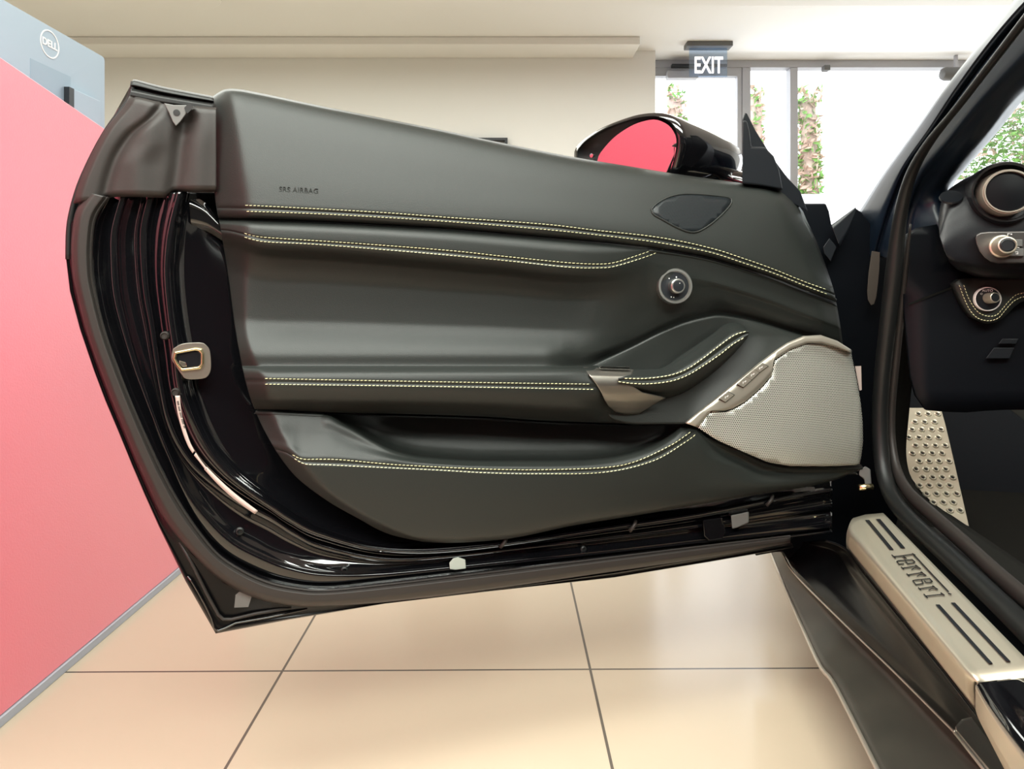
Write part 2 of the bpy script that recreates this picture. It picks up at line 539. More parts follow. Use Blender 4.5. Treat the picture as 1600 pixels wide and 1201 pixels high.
zc = 2.42
Ya = (zc - CAMZ) * F / (HZ - 15); Yb2 = (zc - CAMZ) * F / (HZ - 9)
struct(rpanel('trim_1', -4.6, (362 - 800) / F * Ya, 0.6, Ya, zc, CH - 0.002, 0.18, M['ceil']))
struct(rpanel('trim_2', (405 - 800) / F * Yb2, 6.2, 0.6, Yb2, zc, CH - 0.002, 0.18, M['ceil']))
struct(box('trim_3', (XL, 4.72, CH - 0.055), ((1000 - 800) / F * 4.72, 4.998, CH - 0.001), M['ceil'], None, 0.004))

# glazed wall at the right
def win_bar(name, x0, x1, z0, z1, parent, y0=5.20, y1=5.29): return box(name, (x0, y0, z0), (x1, y1, z1), M['frame'], parent, 0.004)


YW = 5.26
def wx(px): return (px - 800) / F * 5.2
def wz(py): return CAMZ + (HZ - py) / F * 5.2


ztop = wz(98); zdoor = wz(104)
w1 = struct(win_bar('window_1', xw, XR, ztop - 0.035, CH, None))       # head beam
wm1 = win_bar('window_frame', wx(1235), wx(1247), 0, ztop - 0.036, w1)
wm2 = win_bar('window_frame', wx(1160), wx(1173), 0, ztop - 0.036, w1)
for px in (1700,): win_bar('window_frame', wx(px), wx(px + 12), 0, ztop - 0.036, w1)
box('window_pane', (wx(1174), 5.245, 0.02), (XR, 5.252, ztop - 0.036), M['glass'], w1)
d1 = struct(box('door_1', (wx(1153), 5.21, 0.03), (wx(1160) - 0.002, 5.27, zdoor), M['frame']))
box('door_rail', (xw + 0.003, 5.21, wz(118)), (wx(1153), 5.27, zdoor), M['frame'], d1)
box('door_rail', (xw + 0.003, 5.21, 0.03), (wx(1153), 5.27, 0.28), M['frame'], d1)
box('door_pane', (xw + 0.003, 5.235, 0.28), (wx(1153), 5.243, wz(118)), M['glass'], d1)
dc = thing('door_closer', 'grey overhead door closer fixed at the top of the glass exit door', 'door closer', (wx(1065), 5.17, wz(120)))
box('closer_body', (wx(1040), 5.13, wz(126)), (wx(1088), 5.208, wz(113)), M['frame'], dc, 0.01)
box('closer_arm', (wx(1045), 5.10, wz(111)), (wx(1130), 5.14, wz(106)), M['plastic'], dc, 0.005)

ex = thing('exit_sign', 'edge lit glass exit sign hanging from the ceiling before the glass door', 'exit sign', (300 / F * 4.9, 4.9, CH))
ex.location = ((1106 - 800) / F * 4.85, 4.85, CH - 0.001)
def ax(px): return (px - 800) / F * 4.85
def az(py): return CAMZ + (HZ - py) / F * 4.85
box('sign_housing', (ax(1071), 4.80, CH - 0.035), (ax(1142), 4.90, CH - 0.001), M['greyplate'], ex, 0.004)
box('sign_plate', (ax(1077), 4.846, az(120)), (ax(1136), 4.854, CH - 0.036), M['signglass'], ex)
text('sign_lettering', 'EXIT', Vector((ax(1106.5), 4.842, az(103.5))), Vector((0.62, 0, 0)), Vector((0, 0, 1)), 0.165, M['exitletter'], ex, 0.002, bold=0.003)

# lamp and bracket at the window head
sp = thing('track_spotlight', 'small grey spotlight hanging at the window head beside the car pillar', 'spotlight', (wx(1476), 5.1, wz(112)))
lathe('lamp_barrel', Vector((wx(1457), 5.1, wz(122))), Vector((1, 0, 0)), [(0.012, 0), (0.04, 0.01), (0.05, 0.03), (0.05, 0.15), (0.03, 0.17)], M['greyplate'], sp, 20)
box('lamp_stem', (wx(1478), 5.09, wz(116)), (wx(1482), 5.11, CH), M['frame'], sp)
tag(box('sensor_bracket', (wx(1283), 5.14, wz(113)), (wx(1292), 5.198, wz(105)), M['greyplate'], None, 0.004), 'tiny dark bracket under the window head beam', 'bracket')

# picture on the cream wall
pf = thing('framed_picture', 'black framed picture on the cream wall, only its top corner above the door', 'picture', ((775 - 800) / F * 4.97, 4.97, 1.6))
px0, px1 = (640 - 800) / F * 4.96, (793 - 800) / F * 4.96; pz1 = CAMZ + (HZ - 215) / F * 4.96; pz0 = pz1 - 0.5
for lo, hi in (((px0, pz1 - 0.02), (px1, pz1)), ((px0, pz0), (px1, pz0 + 0.02)), ((px0, pz0 + 0.02), (px0 + 0.02, pz1 - 0.02)), ((px1 - 0.02, pz0 + 0.02), (px1, pz1 - 0.02))):
    box('picture_frame', (lo[0], 4.96, lo[1]), (hi[0], 4.998, hi[1]), M['plastic'], pf)
box('picture_glass', (px0 + 0.02, 4.985, pz0 + 0.02), (px1 - 0.02, 4.997, pz1 - 0.02), M['greyplate'], pf)

# ------------------------------------------------------------------ reception desk
DX = -0.88
dk = thing('reception_desk', 'red textured reception desk with a blue grey plinth left of the open car door', 'desk', (DX - 0.3, 0.6, 0))
y0, y1 = -2.2, 2.2
def dtop(y): return 1.099 + (1.448 - y) * 0.175
def slab(name, xa, xb, za, m, parent, ztop_f, ya=y0, yb=y1):
    n = 12; fr = []; bk = []
    pts = [(ya, za), (yb, za)] + [(yb + (ya - yb) * k / n, ztop_f(yb + (ya - yb) * k / n)) for k in range(n + 1)]
    return prism(name, [Vector((xb, p[0], p[1])) for p in pts], [Vector((xa, p[0], p[1])) for p in pts], m, parent, 0.0015)
slab('front_panel', DX - 0.05, DX, 0.018, M['red'], dk, dtop)
slab('plinth', DX - 0.045, DX + 0.004, 0.0, M['kick'], dk, lambda y: 0.017)
slab('worktop', DX - 0.75, DX - 0.051, 0.93, M['wood'], dk, lambda y: 0.96)
slab('rear_panel', DX - 0.75, DX - 0.72, 0.0, M['wood'], dk, lambda y: 0.929)

mo = thing('computer_monitor', 'silver blue back of a computer monitor standing behind the red desk', 'monitor', (-1.12, 1.3, 0.96))
MX = -0.985
def mpt(px, py):
    r = ray(px, py); t = MX / r.x; return (t, CAMZ + r.z * t)
my1, mz1 = mpt(163.5, 90)
_, mz0 = my1, 1.05
pts = []
rr = 0.009
for (cy, cz, a0) in ((my1 - rr, mz1 - rr, 0), (my1 - 0.66 + rr, mz1 - rr, 90), (my1 - 0.66 + rr, mz1 - 0.345 + rr, 180), (my1 - rr, mz1 - 0.345 + rr, 270)):
    for k in range(7):
        a = math.radians(a0 + 15 * k); pts.append((cy + rr * math.cos(a), cz + rr * math.sin(a)))
prism('monitor_shell', [Vector((MX, p[0], p[1])) for p in pts], [Vector((MX - 0.03, p[0], p[1])) for p in pts], M['screenback'], mo, 0.004)
def mq(a, b, c, d): return [mpt(*a), mpt(*b), mpt(*c), mpt(*d)]
q = mq((47, 91), (110, 120), (110, 170), (47, 140))
prism('stand_cover', [Vector((MX + 0.0008, p[0], p[1])) for p in q], [Vector((MX - 0.001, p[0], p[1])) for p in q], M['screenpatch'], mo, 0)
ya_, za_ = mpt(107, 139); yb_, zb_ = mpt(148, 156)
box('stand_neck', (MX + 0.001, ya_, 0.96), (MX + 0.012, yb_, min(za_, zb_)), M['screenback'], mo, 0.001)
box('stand_base', (MX - 0.11, my1 - 0.4, 0.9605), (MX + 0.02, my1 - 0.12, 0.972), M['screenback'], mo, 0.003)
box('black_strip', (MX + 0.0012, mpt(99, 139)[0], 0.975), (MX + 0.013, ya_ - 0.0005, za_), M['plastic'], mo)
lc_y, lc_z = mpt(77.5, 69); lr = (mpt(77.5, 47.5)[1] - mpt(77.5, 90.5)[1]) / 2
lathe('logo_ring', Vector((MX + 0.0002, lc_y, lc_z)), Vector((1, 0, 0)), [(lr, 0), (lr, 0.0008), (lr * 0.91, 0.0008), (lr * 0.91, 0)], M['white'], mo)
text('logo_lettering', 'DELL', Vector((MX + 0.0006, lc_y, lc_z)), Vector((0, 1, 0)), Vector((0, 0, 1)), lr * 0.72, M['white'], mo, 0.0003, bold=0.0006)
# the ring disc must be open in the middle
for o in mo.children:
    if o.name.startswith('logo_ring'):
        bm = bmesh.new(); bm.from_mesh(o.data); bmesh.ops.delete(bm, geom=[f for f in bm.faces if len(f.verts) > 4], context='FACES_ONLY'); bm.to_mesh(o.data); bm.free()

# ------------------------------------------------------------------ outdoors
struct(box('ground', (-6, 5.4, -0.12), (30, 40, -0.02), M['outwall']))
pw = tag(box('planter_wall', (1.0, 8.5, -0.02), (14, 8.8, CAMZ + 150 / F * 8.5), M['outwall'], None, 0.01), 'long white garden wall seen through the glass behind the car', 'wall')


def plant(name, label, cat, x, y, z0, h, rad, n, group=None, trunkr=0.1, green=0.45, crown=None):
    t = thing(name, label, cat, (x, y, z0), group)
    rs = random.Random(int(x * 100)); vs = []; fs = []
    tube('trunk', [Vector((x, y, z0)), Vector((x + 0.02, y, z0 + h * 0.5)), Vector((x - 0.02, y, z0 + h * 0.95))], trunkr, M['bark'], t, 12)
    for mname, share in (('leafg', green), ('leafp', 1 - green)):
        vs = []; fs = []
        for k in range(int(n * share)):
            a = rs.uniform(0, 2 * math.pi); zz = z0 + h * rs.uniform(0.02, 1.0) if crown is None else z0 + h * (crown + (1 - crown) * rs.random())
            rr = rad * rs.uniform(0.55, 1.0) if crown is None else rad * math.sqrt(rs.random())
            c = Vector((x + rr * math.cos(a), y + rr * math.sin(a), zz)); s = rs.uniform(0.035, 0.075)
            u = Vector((rs.gauss(0, 1), rs.gauss(0, 1), rs.gauss(0, 1))).normalized(); v = u.orthogonal().normalized(); wv = u.cross(v)
            b = len(vs)
            vs += [c - u * s, c + v * s * 0.5 + wv * s * 0.1, c + u * s, c - v * s * 0.5 + wv * s * 0.1]; fs.append((b, b + 1, b + 2, b + 3))
        mesh('foliage', vs, fs, M[mname], t)
    return t


def ox(px): return (px - 800) / F * 9.1
plant('climbing_plant', 'ivy covered trunk outside, seen through the glass exit door', 'plant', ox(1056), 9.1, 0, 3.5, 0.13, 900, 'ivy covered trunks outside')
plant('climbing_plant', 'ivy covered trunk outside, partly behind the tip of the mirror sail', 'plant', ox(1180), 9.1, 0, 3.5, 0.13, 900, 'ivy covered trunks outside')
plant('climbing_plant', 'ivy covered trunk outside, nearest to the big bare window pane', 'plant', ox(1264), 9.1, 0, 3.5, 0.17, 1500, 'ivy covered trunks outside')
plant('leafy_tree', 'bushy green tree outside, seen through the car windscreen', 'tree', 8.05, 10.0, 0, 4.2, 1.25, 11000, None, 0.14, 0.8, 0.3)

# ================================================================== THE CAR
car = thing('sports_car', 'black sports car with its driver door wide open, stitched black leather inside', 'car', (0.9, 0.6, 0.0))
L = M['leather']


def cu(*a): return cv(list(a))


# outlines of the padded trim, in px on the door
XO = pch([110, 130, 152, 200, 260, 300, 360, 435, 510, 540, 605, 640, 680, 740, 780, 810, 835, 850], [327, 328, 330, 332, 334, 335, 345, 357, 367, 372, 386, 398, 417, 458, 508, 560, 610, 680])
XCR = pch([110, 130, 165, 207, 270, 325, 345, 417, 460, 500, 560, 590, 620, 660, 710, 765, 790, 820, 840, 852], [357, 360, 364, 371, 379, 386, 387, 384, 383, 383, 396, 412, 420, 432, 462, 510, 545, 600, 650, 720])


def sp(t, k=9.0): return np.log1p(np.exp(np.clip(k * t, -30, 30))) / k


def leftbevel(x, y):
    wd = XCR(y) - XO(y); s = (x - XO(y)) / wd
    return -wd * 0.00095 * sp(1 - s)


# ---- upper pad
topU = cu((325, 155), (330, 152), (342, 144), (352, 139.5), (362, 138.5), (375, 139.5), (400, 144), (500, 165), (600, 185), (700, 205), (760, 218), (895, 245), (985, 260), (1060, 272), (1160, 286), (1222, 295), (1240, 309), (1262, 345), (1280, 385), (1305, 440), (1330, 470))
s1u = cu((330, 319), (381, 320.5), (475, 325), (600, 332), (700, 339.5), (860, 351), (935, 360), (1010, 368), (1060, 376), (1120, 390), (1160, 403), (1200, 417), (1260, 441), (1302, 456), (1330, 466))
s1l = cu((330, 329), (384, 330), (475, 333), (600, 339.5), (700, 346), (860, 359), (935, 367), (1010, 376), (1060, 384), (1110, 394), (1160, 410), (1210, 427), (1260, 447), (1302, 463), (1330, 473))
botU = cu((330, 341), (385, 342), (500, 346), (600, 351), (700, 357), (760, 362), (860, 371), (960, 380), (1035, 389), (1100, 400), (1160, 417), (1210, 434), (1260, 454), (1303, 470), (1330, 481))
XRU = pch([100, 286, 295, 315, 345, 377, 420, 455, 490, 540, 600], [1205, 1216, 1226, 1247, 1261, 1276, 1292, 1303, 1310, 1317, 1320])


def off(f, a): return lambda x: f(x) + a
def lerpf(f, g, t): return lambda x: f(x) * (1 - t) + g(x) * t


def rightround(x, y): return -0.02 * sp(1 - (XRU(y) - x) / 26.0)


gU = [(topU, -0.060), (lerpf(topU, s1u, 0.02), -0.045), (lerpf(topU, s1u, 0.07), -0.034), (lerpf(topU, s1u, 0.17), -0.024), (lerpf(topU, s1u, 0.55), -0.004),
      (off(s1u, -8), 0.0085), (off(s1u, 0), 0.0095), (lerpf(s1u, s1l, 0.38), 0.0088), (lerpf(s1u, s1l, 0.52), 0.0066), (lerpf(s1u, s1l, 0.66), 0.0094), (off(s1l, 0), 0.0095), (lerpf(s1l, botU, 0.6), 0.006), (lerpf(s1l, botU, 0.85), 0.001), (botU, -0.007)]


def edges(x, y): return leftbevel(x, y) + rightround(x, y)


trim, HM = None, None
# ---- middle panel
topM = off(botU, 0.5)
c2u = cu((330, 356), (382, 364), (425, 371), (550, 379), (700, 391), (785, 400), (885, 410), (935, 412), (985, 402), (1030, 386.5), (1330, 484))
def bol(f_hi, f_lo): return f_hi
BX = pch([300, 900, 990, 1040, 1400], [1, 1, 0.8, 0, 0])


def m_c2u(x):
    a = cu((330, 356), (355, 358), (382, 364), (425, 371), (550, 379), (700, 391), (785, 400), (885, 410), (935, 412), (985, 402), (1030, 386.5), (1031, 386.6))(np.minimum(x, 1030)); b = topM(x) + 6
    return np.maximum(a, b)


def m_c2l(x):
    a = cu((330, 360), (355, 362), (382, 368), (410, 376), (500, 381.5), (660, 395), (785, 406), (885, 417), (935, 418), (960, 416), (997, 404), (1037, 388), (1038, 388.1))(np.minimum(x, 1037)); b = topM(x) + 10
    return np.maximum(a, b)


def dprof(*a): return cu(*a)


crest = cu((300, 571), (850, 571), (905, 572), (915, 571), (950, 557), (985, 541), (1035, 516), (1070, 502), (1097, 495), (1122, 491), (1160, 496), (1245, 520), (1330, 546))
ZH = cu((300, 556), (860, 556), (910, 553), (985, 528), (1097, 482), (1122, 480), (1160, 486), (1245, 511), (1320, 532))
gM = [(topM, -0.018), (off(topM, 3), dprof((300, 0.000), (950, -0.001), (1100, -0.008), (1320, -0.009))),
      (lerpf(topM, m_c2u, 0.55), dprof((300, 0.0105), (900, 0.0105), (1040, -0.003), (1320, -0.008))),
      (m_c2u, dprof((300, 0.0115), (900, 0.0105), (1040, -0.003), (1320, -0.007))),
      (lerpf(m_c2u, m_c2l, 0.5), dprof((300, 0.0088), (900, 0.008), (1040, -0.003), (1320, -0.007))),
      (m_c2l, dprof((300, 0.0115), (900, 0.0100), (1040, -0.003), (1320, -0.007))),
      (off(m_c2l, 9), dprof((300, 0.005), (900, 0.004), (1040, -0.003), (1320, -0.006))),
      (off(m_c2l, 26), dprof((300, -0.018), (900, -0.016), (1040, -0.005), (1320, -0.003))),
      (lerpf(off(m_c2l, 26), ZH, 0.25), dprof((300, -0.036), (900, -0.033), (1000, -0.016), (1054, -0.008), (1110, -0.010), (1320, -0.006))),
      (lerpf(off(m_c2l, 26), ZH, 0.62), dprof((300, -0.034), (900, -0.031), (1000, -0.026), (1097, -0.016), (1320, -0.010))),
      (ZH, dprof((300, -0.006), (850, -0.006), (905, -0.020), (985, -0.034), (1097, -0.027), (1245, -0.018), (1320, -0.014))),
      (crest, dprof((300, -0.004), (850, -0.004), (905, -0.024), (950, -0.042), (1097, -0.036), (1320, -0.024))),
      (cu((300, 576), (920, 576), (1320, 560)), dprof((300, 0.008), (860, 0.008), (925, 0.000), (955, -0.05), (1320, -0.05))),
      (cu((300, 584), (920, 586), (1320, 570)), dprof((300, 0.018), (860, 0.018), (935, 0.012), (965, -0.05), (1320, -0.05))),
      (cu((300, 590), (414, 591), (560, 594), (760, 597.5), (927, 600), (1320, 600)), dprof((300, 0.0205), (935, 0.0195), (975, -0.05), (1320, -0.05))),
      (cu((300, 595), (414, 595.5), (560, 598), (760, 601.3), (927, 604), (1320, 604)), dprof((300, 0.0185), (935, 0.0180), (975, -0.05), (1320, -0.05))),
      (cu((300, 599), (414, 600), (560, 602), (760, 605), (932, 608), (1320, 608)), dprof((300, 0.0205), (935, 0.0190), (975, -0.05), (1320, -0.05))),
      (cu((300, 622), (560, 624), (760, 627), (940, 634), (1320, 640)), dprof((300, 0.010), (900, 0.008), (950, -0.01), (1000, -0.05), (1320, -0.05))),
      (cu((300, 638), (426, 640), (510, 644), (640, 647), (760, 651), (850, 657), (930, 660), (1000, 662), (1070, 661), (1320, 662)), dprof((300, -0.020), (520, -0.022), (640, -0.03), (1320, -0.03)))]
gM[3] = (gM[3][0], gM[3][1])
trim, HM = patch('door_trim', XO, XRU, gM, L, car, ncol=330, step=3.2, extra=edges)
padU, HU = patch('upper_pad', XO, XRU, gU, L, trim, ncol=260, step=4, extra=edges)

# ---- lower panel with the map pocket
topL = cu((380, 641), (428, 642.5), (510, 646.5), (640, 649), (760, 653), (850, 659), (930, 662), (1000, 664), (1070, 663), (1092, 667), (1100, 677), (1150, 700), (1200, 721), (1230, 727), (1290, 728), (1345, 727))
lip = cu((380, 643), (428, 645), (490, 648.2), (510, 649), (535, 662), (560, 676), (585, 690), (622, 706), (660, 714), (760, 720), (845, 720), (900, 719.5), (945, 716), (995, 705), (1032, 690), (1052, 677), (1067, 666.5), (1092, 669), (1100, 679), (1150, 702), (1200, 723), (1230, 729), (1345, 729))
s3u = cu((380, 690), (440, 702), (457, 710), (472, 717), (535, 718), (610, 725), (680, 729), (760, 732.5), (845, 733.5), (945, 730), (995, 720), (1045, 697), (1070, 681), (1082, 671), (1100, 684), (1150, 708), (1200, 729), (1345, 735))
s3l = cu((380, 696), (445, 708), (460, 716), (477, 725), (560, 728.5), (680, 734), (760, 738.5), (845, 740), (945, 737.5), (1020, 720), (1070, 691), (1090, 675), (1102, 690), (1150, 714), (1200, 735), (1345, 740))
botL = cu((380, 846), (610, 846.5), (650, 846), (700, 848), (780, 843), (900, 820), (1000, 804), (1100, 787), (1200, 770), (1262, 760), (1310, 748), (1342, 732), (1348, 729.8))
XRL = pch([600, 727, 735, 750, 765, 860], [1348, 1347, 1342, 1330, 1320, 1310])
inp = pch([380, 500, 520, 545, 600, 1035, 1055, 1068, 1345], [0, 0, 0.25, 0.6, 1, 1, 0.6, 0, 0])   # how deep the pocket is
gL = [(topL, lambda x: -0.022 - 0.080 * inp(x)), (lerpf(topL, lip, 0.5), lambda x: -0.021 - 0.062 * inp(x)), (off(lip, -1.6), lambda x: -0.020 - 0.032 * inp(x)),
      (lip, lambda x: -0.0195 + 0.012 * inp(x)),
      (lerpf(lip, s3u, 0.35), dprof((380, -0.013), (540, -0.006), (620, 0.004), (1050, 0.005), (1075, 0.0), (1150, -0.004), (1345, -0.016))),
      (lerpf(lip, s3u, 0.75), dprof((380, 0.001), (540, 0.007), (620, 0.0125), (1050, 0.011), (1090, 0.0), (1150, -0.008), (1345, -0.02))),
      (s3u, dprof((380, 0.013), (1045, 0.0135), (1100, 0.0), (1150, -0.010), (1345, -0.022))),
      (lerpf(s3u, s3l, 0.5), dprof((380, 0.0108), (1045, 0.0112), (1100, 0.0), (1150, -0.012), (1345, -0.024))),
      (s3l, dprof((380, 0.0135), (1045, 0.0135), (1100, 0.001), (1150, -0.013), (1345, -0.026))),
      (lerpf(s3l, botL, 0.25), dprof((380, 0.0125), (1045, 0.012), (1120, 0.004), (1200, -0.010), (1345, -0.028))),
      (lerpf(s3l, botL, 0.6), dprof((380, 0.007), (1045, 0.008), (1150, 0.002), (1250, -0.012), (1345, -0.032))),
      (lerpf(s3l, botL, 0.93), dprof((380, -0.002), (1100, -0.001), (1250, -0.018), (1345, -0.036))),
      (botL, dprof((380, -0.014), (1100, -0.014), (1250, -0.03), (1345, -0.045)))]
lowL, HL = patch('lower_panel', XO, XRL, gL, L, trim, ncol=330, step=3.6, extra=leftbevel)

# ---- recessed panel round the pull handle
nxl = lambda y: np.full_like(np.asarray(y, float), 908.0)
nxr = lambda y: np.full_like(np.asarray(y, float), 1331.0)
topN = off(crest, 0.8)
botN = cu((900, 575), (912, 578), (925, 600), (945, 640), (960, 655), (1000, 662), (1072, 662), (1110, 640), (1160, 606), (1205, 570), (1255, 545), (1331, 556))
gN = [(topN, dprof((900, -0.026), (950, -0.033), (1097, -0.030), (1331, -0.016))), (off(topN, 2.0), dprof((900, -0.022), (950, -0.028), (1097, -0.0245), (1331, -0.011))),
      (lerpf(topN, botN, 0.3), dprof((900, -0.022), (1000, -0.026), (1100, -0.026), (1200, -0.012), (1331, -0.009))),
      (lerpf(topN, botN, 0.7), dprof((900, -0.022), (1000, -0.020), (1100, -0.018), (1200, -0.002), (1331, -0.006))),
      (botN, dprof((900, -0.022), (1000, -0.014), (1072, -0.006), (1200, 0.003), (1331, -0.004)))]
nac, HN = patch('handle_surround', nxl, nxr, gN, L, trim, ncol=120, step=4, leftdense=False, thick=0.003)

# ---- stitching
st = [
    ('upper_stitching', [[(383 + k, float(s1u(383 + k))) for k in range(0, 918, 9)], [(385 + k, float(s1l(385 + k))) for k in range(0, 916, 9)]], HU),
    ('bolster_stitching', [[(382, 364), (395, 368), (425, 371.5), (550, 379.5), (700, 391), (785, 400), (885, 410), (935, 412.3), (960, 410), (985, 402.5), (1010, 394), (1031, 387.5)],
                           [(382, 370), (395, 374), (420, 378), (500, 382), (660, 395), (785, 406.5), (885, 417), (935, 418.3), (960, 416), (997, 405), (1020, 397), (1038, 389)]], HM),
    ('armrest_stitching', [[(414, 591), (560, 594), (760, 597.5), (927, 600)], [(414, 600), (560, 602), (760, 605), (932, 608.3)]], HM),
    ('pocket_stitching', [[(457, 710), (472, 716.8), (500, 717.2), (535, 718.2), (610, 725), (680, 729), (760, 732.5), (845, 733.5), (945, 730), (995, 720), (1045, 697), (1070, 681), (1082, 672)],
                          [(460, 716), (477, 724.8), (510, 726), (560, 728.5), (680, 734), (760, 738.5), (845, 740), (945, 737.5), (1020, 720), (1070, 691), (1090, 676)]], HL)]
for nm, cs, hf in st: stitches(nm, cs, hf, M['thread'], trim)

# ---- embossed airbag lettering
_o = D(467, 297.5, float(HU(467, 297)[0]) + 0.0002)
ux = (D(500, 299.5, 0) - D(436, 296, 0)).normalized(); uz = Vector((0, 0, 1)); uz = (uz - ux * uz.dot(ux)).normalized()
emb = text('embossed_lettering', 'SRS AIRBAG', _o, ux * 0.92, uz, 0.0105, L, trim, 0.0007)

# ---- tweeter
tp = [(1018, 327), (1024, 320), (1040, 310), (1060, 304), (1082, 303), (1110, 305), (1138, 308.5), (1143.5, 313), (1140, 322), (1125, 338), (1108, 352), (1090, 362), (1075, 362), (1055, 354), (1035, 343), (1021, 335)]


def cdt_fill(name, outline, h, step, m, parent, proj=D, thick=0.0015):
    from mathutils.geometry import delaunay_2d_cdt
    ol = [tuple(p) for p in resample(list(outline) + [outline[0]], int(max(24, np.sum(np.linalg.norm(np.diff(np.array(list(outline) + [outline[0]], float), axis=0), axis=1)) / step)), False)[:-1]]
    n = len(ol); xs = [p[0] for p in ol]; ys = [p[1] for p in ol]
    def inside(x, y):
        c = False; j = n - 1
        for i in range(n):
            if (ys[i] > y) != (ys[j] > y) and x < (xs[j] - xs[i]) * (y - ys[i]) / (ys[j] - ys[i]) + xs[i]: c = not c
            j = i
        return c
    pts = [Vector(p) for p in ol]; x = min(xs) + step * .6
    A = np.array(ol)
    while x < max(xs):
        y = min(ys) + step * .6
        while y < max(ys):
            if inside(x, y) and np.min(np.hypot(A[:, 0] - x, A[:, 1] - y)) > step * 0.45: pts.append(Vector((x, y)))
            y += step
        x += step
    r = delaunay_2d_cdt(pts, [(i, (i + 1) % n) for i in range(n)], [list(range(n))], 1, 0.01)
    V = r[0]; fc = r[2]
    X = np.array([v[0] for v in V]); Y = np.array([v[1] for v in V]); d = h(X, Y)
    P = [proj(X[i], Y[i], float(d[i])) for i in range(len(V))]
    f = fc[0]; nn = (P[f[1]] - P[f[0]]).cross(P[f[2]] - P[f[0]])
    fl = nn.dot(Vector((0, 0, CAMZ)) - P[f[0]]) < 0
    o = mesh(name, P, [tuple(q[::-1]) if fl else tuple(q) for q in fc], m, parent, True)
    if thick: solid(o, thick)
    return o


tps = [tuple(p) for p in resample(tp + [tp[0]], 50)[:-1]]
cdt_fill('tweeter_grille', tps, lambda x, y: HU(x, y) + 0.0012 + 0 * x, 8, M['tweeter'], trim)
tube('tweeter_surround', [D(p[0], p[1], float(HU(p[0], p[1])[0]) + 0.0006) for p in tps + [tps[0]]], 0.0016, L, trim, 8, caps=False)

# ---- mirror adjuster
kc = D(1054, 447, -0.006); kn = Vector((0.10, -1, 0.02)).normalized()
kr = 0.0285
ring = lathe('mirror_adjuster', kc, kn, [(kr * 1.02, -0.01), (kr * 1.02, 0.002), (kr * 0.97, 0.0045), (kr * 0.86, 0.0045), (kr * 0.80, 0.002)], M['alu'], trim, 56)
lathe('adjuster_face', kc, kn, [(kr * 0.80, -0.004), (kr * 0.80, 0.0022), (kr * 0.5, 0.0022)], M['plastic'], trim, 48)
lathe('adjuster_knob', kc + Vector((0.001, 0, 0.0)), kn, [(kr * 0.42, 0.002), (kr * 0.41, 0.014), (kr * 0.36, 0.0155), (kr * 0.31, 0.0155)], M['alu'], trim, 40)
lathe('adjuster_cap', kc + Vector((0.001, 0, 0.0)), kn, [(kr * 0.31, 0.012), (kr * 0.31, 0.0158), (kr * 0.1, 0.0162)], M['plastic'], trim, 32)
a_, b_, n_ = frame_of(kn)
for (dx, dy, rr_) in ((-9, 11.5, 0.0009), (2, 13.5, 0.0011), (11.5, 6.5, 0.0009), (-6, -16, 0.0009), (-2.2, -16.6, 0.0009), (2.5, 4.0, 0.0007)):
    hgt = 0.0165 if (dx, dy) == (2.5, 4.0) else 0.0026
    c = kc + a_ * (dx * 0.00108) + b_ * (dy * 0.00108) + n_ * hgt
    dots = bmesh.new(); bmesh.ops.create_circle(dots, cap_ends=True, segments=10, radius=rr_, matrix=Matrix.Translation(c) @ Matrix((a_, b_, n_)).transposed().to_4x4())
    frombm('adjuster_mark', dots, M['white'], trim)

# ---- pull handle
hst = [[(967, 590), (975, 581), (990, 577), (1012, 576.5), (1035, 574), (1060, 557), (1085, 540), (1110, 523), (1128, 509), (1142, 504), (1158, 506), (1169, 517)],
       [(967, 591), (977, 584), (992, 581), (1014, 580.5), (1040, 578), (1066, 562), (1091, 546), (1115, 530), (1133, 515), (1146, 509), (1159, 509), (1170, 517.5)],
       [(967, 592), (978, 590), (994, 590.5), (1018, 590), (1047, 586), (1073, 576.5), (1098, 561), (1122, 542), (1140, 529), (1150, 523), (1160, 519.5), (1170, 518)],
       [(967, 594), (978, 593), (994, 594), (1018, 594), (1047, 590.5), (1073, 581), (1100, 565), (1124, 547), (1143, 534), (1152, 528), (1161, 523), (1170, 520)],
       [(967, 595.5), (978, 596.5), (994, 598), (1018, 598.5), (1047, 595), (1075, 585), (1103, 568), (1127, 552), (1146, 538), (1154, 533), (1162, 527), (1169, 523)],
       [(968, 598), (979, 605), (993, 611), (1018, 613), (1045, 610), (1073, 600), (1102, 584), (1127, 566), (1147, 549), (1154, 541), (1162, 532), (1168, 526)],
       [(968, 599), (980, 609), (993, 617), (1018, 620.5), (1042, 621), (1068, 613), (1098, 594), (1124, 574), (1145, 554), (1153, 545), (1161, 536), (1168, 527)]]
hd = [-0.016, 0.004, 0.0300, 0.0280, 0.0300, 0.012, -0.016]
handle = railloft('pull_handle', [(h_, d_) for h_, d_ in zip(hst, hd)], L, trim, sub=7, cross=5, thick=0.003)
hsu = [(976, 591), (1010, 591), (1047, 586), (1073, 576.5), (1098, 560), (1122, 541.5), (1140, 528), (1152, 521.5), (1170, 516.5)]
hsl = [(966, 596), (980, 598), (1010, 599.5), (1047, 595.5), (1075, 585.5), (1103, 568.5), (1127, 552), (1146, 537), (1168, 524.5)]
stitches('handle_stitching', [hsu, hsl], lambda x, y: np.array([0.0303]), M['thread'], trim)
